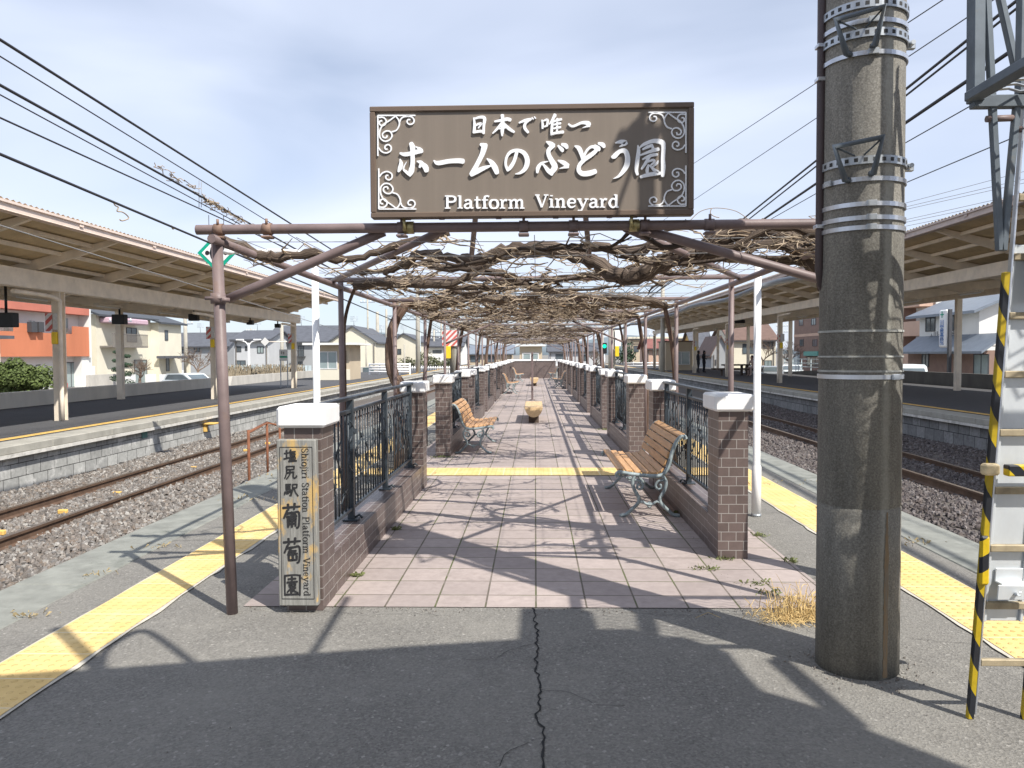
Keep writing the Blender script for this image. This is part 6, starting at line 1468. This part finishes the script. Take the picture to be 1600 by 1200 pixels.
# trees and shrubs
m_leaf = mat('hedge_leaves', (.085, .115, .03), .75, var=.45, scale=3)
m_pine = mat('pine_needles', (.035, .065, .035), .8, var=.4, scale=4)
m_leaf2 = mat('dusty_leaves', (.11, .12, .06), .8, var=.4, scale=4)
m_twig = mat('bare_twigs', (.16, .115, .085), .9, var=.3, scale=4)
def leafy(name, label, c, blobs, n, ls, m, seed, trunk_h=1.0, cat='shrub', grp=None):
    rr = random.Random(seed); t = thing(name, label, cat, (c[0], c[1], GZ), grp)
    g = MB(); g.tube([(c[0], c[1], GZ), (c[0] + .03, c[1], GZ + trunk_h)], [.10, .05], 7)
    for k in range(5):
        b = rr.choice(blobs); g.tube([(c[0], c[1], GZ + trunk_h * .6), (c[0] + b[0] * .7, c[1] + b[1] * .7, GZ + b[2])], [.05, .015], 5)
    part(g, 'trunk', m_twig, t); g = MB()
    for k in range(n):
        b = rr.choice(blobs)
        while True:
            v = Vector((rr.uniform(-1, 1), rr.uniform(-1, 1), rr.uniform(-1, 1)))
            if .35 < v.length < 1: break
        p = Vector((c[0] + b[0] + v.x * b[3], c[1] + b[1] + v.y * b[3], GZ + b[2] + v.z * b[3] * b[4])); nrm = (v + Vector((rr.gauss(0, .6), rr.gauss(0, .6), rr.gauss(0.3, .6)))).normalized(); u = nrm.orthogonal().normalized() * ls * rr.uniform(.5, 1.2); w_ = nrm.cross(u).normalized() * ls * rr.uniform(.4, .9)
        g.quad(p - u, p - w_, p + u, p + w_)
    part(g, 'crown', m, t); return t
c = ground(33, 612, 0); cc = atY(33, 590, 38)
rb_ = random.Random(3); leafy('hedge_shrub', 'broad clipped green shrub in front of the orange block', (cc.x, 38), [(rb_.uniform(-1.5, 1.0), rb_.uniform(-.8, .8), rb_.uniform(.4, 1.9), rb_.uniform(.38, .68), .8) for _ in range(22)] + [(-1.2, 0, 2.0, .5, .7), (-.3, 0, 2.2, .5, .7), (.35, 0, 1.9, .4, .7)], 9000, .085, m_leaf, 8, 1.0)
cc = atY(190, 575, 58); leafy('topiary_pine', 'cloud-pruned dark pine beside the concrete pole by the cream house', (cc.x, 58), [((-.35 if i % 2 else .4), 0, .6 + i * .33, .62 - i * .05, .45) for i in range(8)], 2600, .06, m_pine, 9, 3.0, 'tree')
cc = atY(672, 570, 82); leafy('small_evergreen', 'dusty green bush right of the pale blue column', (cc.x, 82), [(rb_.uniform(-.9, .9), 0, rb_.uniform(1.0, 2.6), .6, .8) for _ in range(9)], 700, .12, m_leaf2, 10, 1.4)
cc = atY(640, 570, 83); leafy('small_evergreen', 'dusty green bush behind the bent vine trunk', (cc.x, 83), [(rb_.uniform(-.9, .9), 0, rb_.uniform(1.0, 2.3), .6, .8) for _ in range(8)], 500, .12, m_leaf2, 12, 1.4)
cc = atY(697, 572, 84); leafy('small_evergreen', 'dusty green bush behind the red striped board', (cc.x, 84), [(rb_.uniform(-.7, .7), 0, rb_.uniform(1.0, 2.3), .5, .8) for _ in range(7)], 450, .12, m_leaf2, 13, 1.4)
cc = atY(598, 560, 104); leafy('round_tree', 'round green tree by the dark house', (cc.x, 104), [(rb_.uniform(-.9, .9), 0, rb_.uniform(1.6, 3.4), .9, .8) for _ in range(8)], 700, .15, m_leaf, 14, 1.8, 'tree')
cc = atY(975, 555, 110); leafy('dark_tree', 'dark evergreen beside the cream block', (cc.x, 110), [(rb_.uniform(-1.0, 1.0), 0, rb_.uniform(1.6, 4), 1.0, .8) for _ in range(8)], 700, .18, m_pine, 15, 1.8, 'tree')
def bare_tree(label, px_, py_, Y, H, seed, spread=.7):
    rr = random.Random(seed); c = atY(px_, py_, Y); t = thing('bare_tree', label, 'tree', (c.x, Y, GZ), 'bare trees')
    g = MB(); top = Vector((c.x, Y, GZ + H * .35)); g.tube([(c.x, Y, GZ), tuple(top)], [.14, .10], 7); part(g, 'trunk', m_twig, t); g = MB()
    def br(p, d, L, r, lv):
        P = [tuple(p)]; q = Vector(p); dd = Vector(d)
        for k in range(4): dd = (dd + Vector((rr.gauss(0, .18), rr.gauss(0, .18), rr.gauss(.03, .12)))).normalized(); q = q + dd * L / 4; P.append(tuple(q))
        g.tube(P, [r * (1 - .15 * i) for i in range(5)], 4, False)
        if lv:
            for k in range(4): br(P[rr.randint(2, 4)], (dd + Vector((rr.gauss(0, spread), rr.gauss(0, spread), rr.gauss(.25, .4)))).normalized(), L * .62, r * .55, lv - 1)
    for k in range(5): br(top, Vector((rr.gauss(0, .7), rr.gauss(0, .7), 1)).normalized(), H * .34, .06, 3)
    part(g, 'crown', m_twig, t)
bare_tree('bare pollarded tree behind the white wagon', 309, 570, 66, 3.6, 1); bare_tree('bare reddish shrub in front of the cream house door', 218, 578, 58, 2.6, 2)
bare_tree('bare tree in front of the cream building near the picnic table', 1192, 560, 84, 4.8, 3); bare_tree('bare shrub near the green-lit signal', 931, 562, 95, 3.4, 4)
bare_tree('bare shrub beside the tiled apartment', 1236, 555, 80, 4, 6)
g = MB(); rr = random.Random(6)                         # dry brush behind the far wall
for k in range(1500):
    p0 = rr.uniform(352, 475); c = atY(p0, 586, 62); h = rr.uniform(.4, 1.5); g.tube([(c.x, 62 + rr.uniform(-2, 2), GZ), (c.x + rr.gauss(0, .15), 62, GZ + h + .4)], .02, 3, False, False)
o = g.build('dry_brush', mat('dry_brush_straw', (.20, .165, .115), .9, var=.25, scale=2)); o['kind'] = 'stuff'

# cars
m_tyre = mat('tyre_rubber', (.02, .02, .02), .8)
def car(name, label, loc, rz, paint, van=False, cat='car', grp=None):
    t = thing(name, label, cat, (0, 0, 0), grp); L, Wd, H = 4.3, 1.68, 1.86 if van else 1.46
    lo = [(-2.15, .35), (-2.12, .75), (-2.05, .95), (-.9 if not van else -1.75, 1.0), (2.05 if van else 1.95, 1.0), (2.14, .8), (2.15, .35)]
    hi = ([(-1.85, 1.0), (-1.35, H - .12), (-.9, H), (1.9, H), (2.05, 1.0)] if van else [(-1.0, 1.0), (-.25, H - .05), (.2, H), (1.6, H - .03), (2.0, 1.0)])
    Mx_ = lambda y: Matrix(((1, 0, 0, 0), (0, 0, 1, y), (0, 1, 0, 0), (0, 0, 0, 1)))
    g = MB(); g.prism(lo, Mx_(-Wd / 2), Wd); g.prism(hi, Mx_(-Wd / 2 + .1), Wd - .2); b = part(g, 'body', paint, t)
    cx = sum(p[0] for p in hi) / len(hi); sm = [(cx + (x - cx) * .86, 1.03 + (z - 1.0) * .78) for x, z in hi]
    g = MB(); g.prism(sm, Mx_(-Wd / 2 + .088), .01); g.prism(sm, Mx_(Wd / 2 - .098), .01); part(g, 'side_window', m_glass, t)
    for e, (a, bb) in (('windscreen', (hi[0], hi[1])), ('rear_window', (hi[-1], hi[-2]))):
        g = MB(); s = -1 if e == 'windscreen' else 1; P = [(a[0] + (bb[0] - a[0]) * q + s * .012, a[1] + (bb[1] - a[1]) * q + .012) for q in (.12, .88)]
        w_ = Wd / 2 - .2; g.quad((P[0][0], -w_, P[0][1]), (P[0][0], w_, P[0][1]), (P[1][0], w_ * .94, P[1][1]), (P[1][0], -w_ * .94, P[1][1])); part(g, e, m_glass, t)
    for x in (-1.35, 1.35):
        for y in (-1, 1): g = MB(); g.tube([(x, y * (Wd / 2 - .2), .31), (x, y * (Wd / 2 + .01), .31)], .31, 16); o = part(g, 'wheel', m_tyre, t); g = MB(); g.tube([(x, y * (Wd / 2 + .011), .31), (x, y * (Wd / 2 + .02), .31)], .19, 12); part(g, 'rim', m_steel, o)
    for y in (-.6, .6):
        g = MB(); g.cbox(-2.17, -2.10, y - .16, y + .16, .68, .82, .01); part(g, 'headlight', m_white, t); g = MB(); g.cbox(2.08, 2.17, y - .1, y + .1, .7, .9, .01); part(g, 'tail_light', m_red, t)
    t.location = loc; t.rotation_euler = (0, 0, rz); return t
m_carw = mat('white_car_paint', (.70, .74, .74), .25, var=.02); m_cars = mat('silver_car_paint', (.42, .45, .48), .25, .4, var=.03)
c = atY(300, 590, 50); car('white_wagon', 'white wagon parked behind the left concrete wall', (c.x, 50, GZ), R(150), m_carw, False)
for i, (p, y, m_) in enumerate(((1180, 62, m_cars), (1208, 60, m_cars), (1238, 66, m_carw))):
    c = atY(p, 590, y); car('parked_car', ['silver car parked behind the right platform, beside the picnic table', 'silver car parked between two right canopy posts', 'white car parked behind the right platform by the pale railing'][i], (c.x, y, GZ + .12), R(70), m_, False, 'car', 'cars parked behind the right platform')
c = atY(1416, 590, 46); car('white_van', 'white van parked behind the dark wall right of the utility pole', (c.x, 46, GZ), R(78), m_carw, True, 'van')
t = thing('road_railing', 'pale railing along the road behind the right platform', 'railing', (22, 62, GZ))
for i in range(9): g = MB(); y = 52 + i * 2.2; g.box(22, 22.06, y, y + .06, GZ, 1.0); part(g, 'post', m_panel_fence, t)
for z in (.35, .65, .98): g = MB(); g.box(22.01, 22.05, 52, 69.7, z, z + .06); part(g, 'rail', m_panel_fence, t)
cpole(545, 0, 400, .001, 'x') if False else None
c = atY(552, 583, 70); car('dark_car', 'dark car parked beside the cream gabled house', (c.x, 70, GZ), R(10), mat('dark_car_paint', (.06, .10, .10), .25), False)

# picnic table and people on the right platform
c = ground(1150, 584, 0); c = atY(1150, 584, 54); t = thing('picnic_table', 'dark wooden picnic table with benches on the right platform', 'table', (c.x, 54, 0))
g = MB(); g.cbox(c.x - .9, c.x + .9, 53.5, 54.5, .66, .76, .01); part(g, 'tabletop', m_bark_dark, t)
for y in (53.1, 54.75): g = MB(); g.cbox(c.x - 1.5, c.x + 1.5, y - .2, y + .2, .38, .48, .01); part(g, 'seat', m_bark_dark, t)
for x in (-1.2, -.6, .6, 1.2):
    g = MB(); g.cbox(c.x + x - .06, c.x + x + .06, 53.0, 53.15, 0, .42, .004); g.cbox(c.x + x * .6 - .07, c.x + x * .6 + .07, 53.8, 54.0, 0, .70, .004); part(g, 'leg', m_bark_dark, t)
m_skin = mat('skin', (.45, .28, .2), .6, var=.05); m_hair = mat('dark_hair', (.015, .012, .012), .6); m_dark = mat('dark_clothing', (.018, .02, .028), .85, var=.2); m_coat = mat('beige_coat', (.42, .31, .27), .85, var=.08); m_bag = mat('black_backpack', (.012, .012, .016), .7)
m_dark2 = None
def person(label, base, face, pose, cloth, extra=()):
    """one skinned body: pelvis, spine, head, arms, legs"""
    t = thing('person', label, 'person', base)
    J = {'stand': dict(pel=(0, 0, .92), che=(0, .02, 1.28), neck=(0, .02, 1.47), head=(0, -.03, 1.60), top=(0, -.02, 1.71), sl=(.19, .02, 1.40), el=(.25, .03, 1.13), hl=(.20, -.20, 1.05), sr=(-.19, .02, 1.40), er=(-.25, .05, 1.13), hr=(-.22, -.12, .92), kl=(.10, -.02, .50), fl=(.11, .03, .06), tl=(.12, -.14, .03), kr=(-.10, .0, .50), fr=(-.11, .04, .06), tr=(-.12, -.13, .03)),
         'sit': dict(pel=(0, 0, .55), che=(0, -.06, .90), neck=(0, -.12, 1.10), head=(0, -.20, 1.22), top=(0, -.21, 1.33), sl=(.19, -.08, 1.03), el=(.25, -.16, .78), hl=(.10, -.38, .75), sr=(-.19, -.08, 1.03), er=(-.25, -.16, .78), hr=(-.10, -.38, .75), kl=(.11, -.42, .52), fl=(.11, -.40, .07), tl=(.11, -.56, .03), kr=(-.11, -.42, .52), fr=(-.11, -.40, .07), tr=(-.11, -.56, .03))}[pose]
    names = list(J); E = [('pel', 'che'), ('che', 'neck'), ('neck', 'head'), ('head', 'top'), ('che', 'sl'), ('sl', 'el'), ('el', 'hl'), ('che', 'sr'), ('sr', 'er'), ('er', 'hr'), ('pel', 'kl'), ('kl', 'fl'), ('fl', 'tl'), ('pel', 'kr'), ('kr', 'fr'), ('fr', 'tr')]
    rad = dict(pel=.16, che=.17, neck=.065, head=.10, top=.075, sl=.085, el=.05, hl=.035, sr=.085, er=.05, hr=.035, kl=.075, fl=.05, tl=.04, kr=.075, fr=.05, tr=.04)
    me = bpy.data.meshes.new('body'); me.from_pydata([J[n] for n in names], [(names.index(a), names.index(b)) for a, b in E], []); o = bpy.data.objects.new('body', me); COL.objects.link(o); o.parent = t
    sk = o.modifiers.new('skin', 'SKIN'); me.skin_vertices.new() if not me.skin_vertices else None
    for i, n in enumerate(names): me.skin_vertices[0].data[i].radius = (rad[n], rad[n] * (.75 if n in ('pel', 'che') else 1)); me.skin_vertices[0].data[i].use_root = n == 'pel'
    o.modifiers.new('sub', 'SUBSURF').levels = 1; o.modifiers['sub'].render_levels = 1; me.materials.append(cloth)
    h = Vector(J['head']); g = MB(); g.lathe([(.02, -.12), (.075, -.08), (.098, 0), (.10, .06), (.07, .12), (.01, .14)], (h.x, h.y + .025, h.z + .02), 12); a = g.build('hair', m_hair); a.parent = t
    g = MB(); g.lathe([(.02, -.10), (.065, -.07), (.08, 0), (.07, .05), (.01, .07)], (h.x, h.y - .045, h.z - .02), 12); a = g.build('face', m_skin); a.parent = t
    if 'bag' in extra: g = MB(); g.cbox(-.16, .16, .13, .32, .98, 1.42, .05); a = g.build('backpack', m_bag); a.parent = t
    t.location = base; t.rotation_euler = (0, 0, face); return t
c = atY(1093, 582, 62); person('standing person in dark clothes with a black backpack on the right platform', (c.x - .1, 62, 0), R(80), 'stand', m_dark, ('bag',))
c = atY(1099, 582, 62.6); person('standing person in dark clothes holding something pale, beside the backpacker', (c.x + .05, 62.6, 0), R(60), 'stand', m_dark)
c = atY(1178, 582, 53.1); person('person in a beige coat sitting at the picnic table behind the lamp post', (c.x, 53.1, 0), R(-60), 'sit', m_coat)

for o in list(bpy.data.objects):
    if '_o' in o: del o['_o']
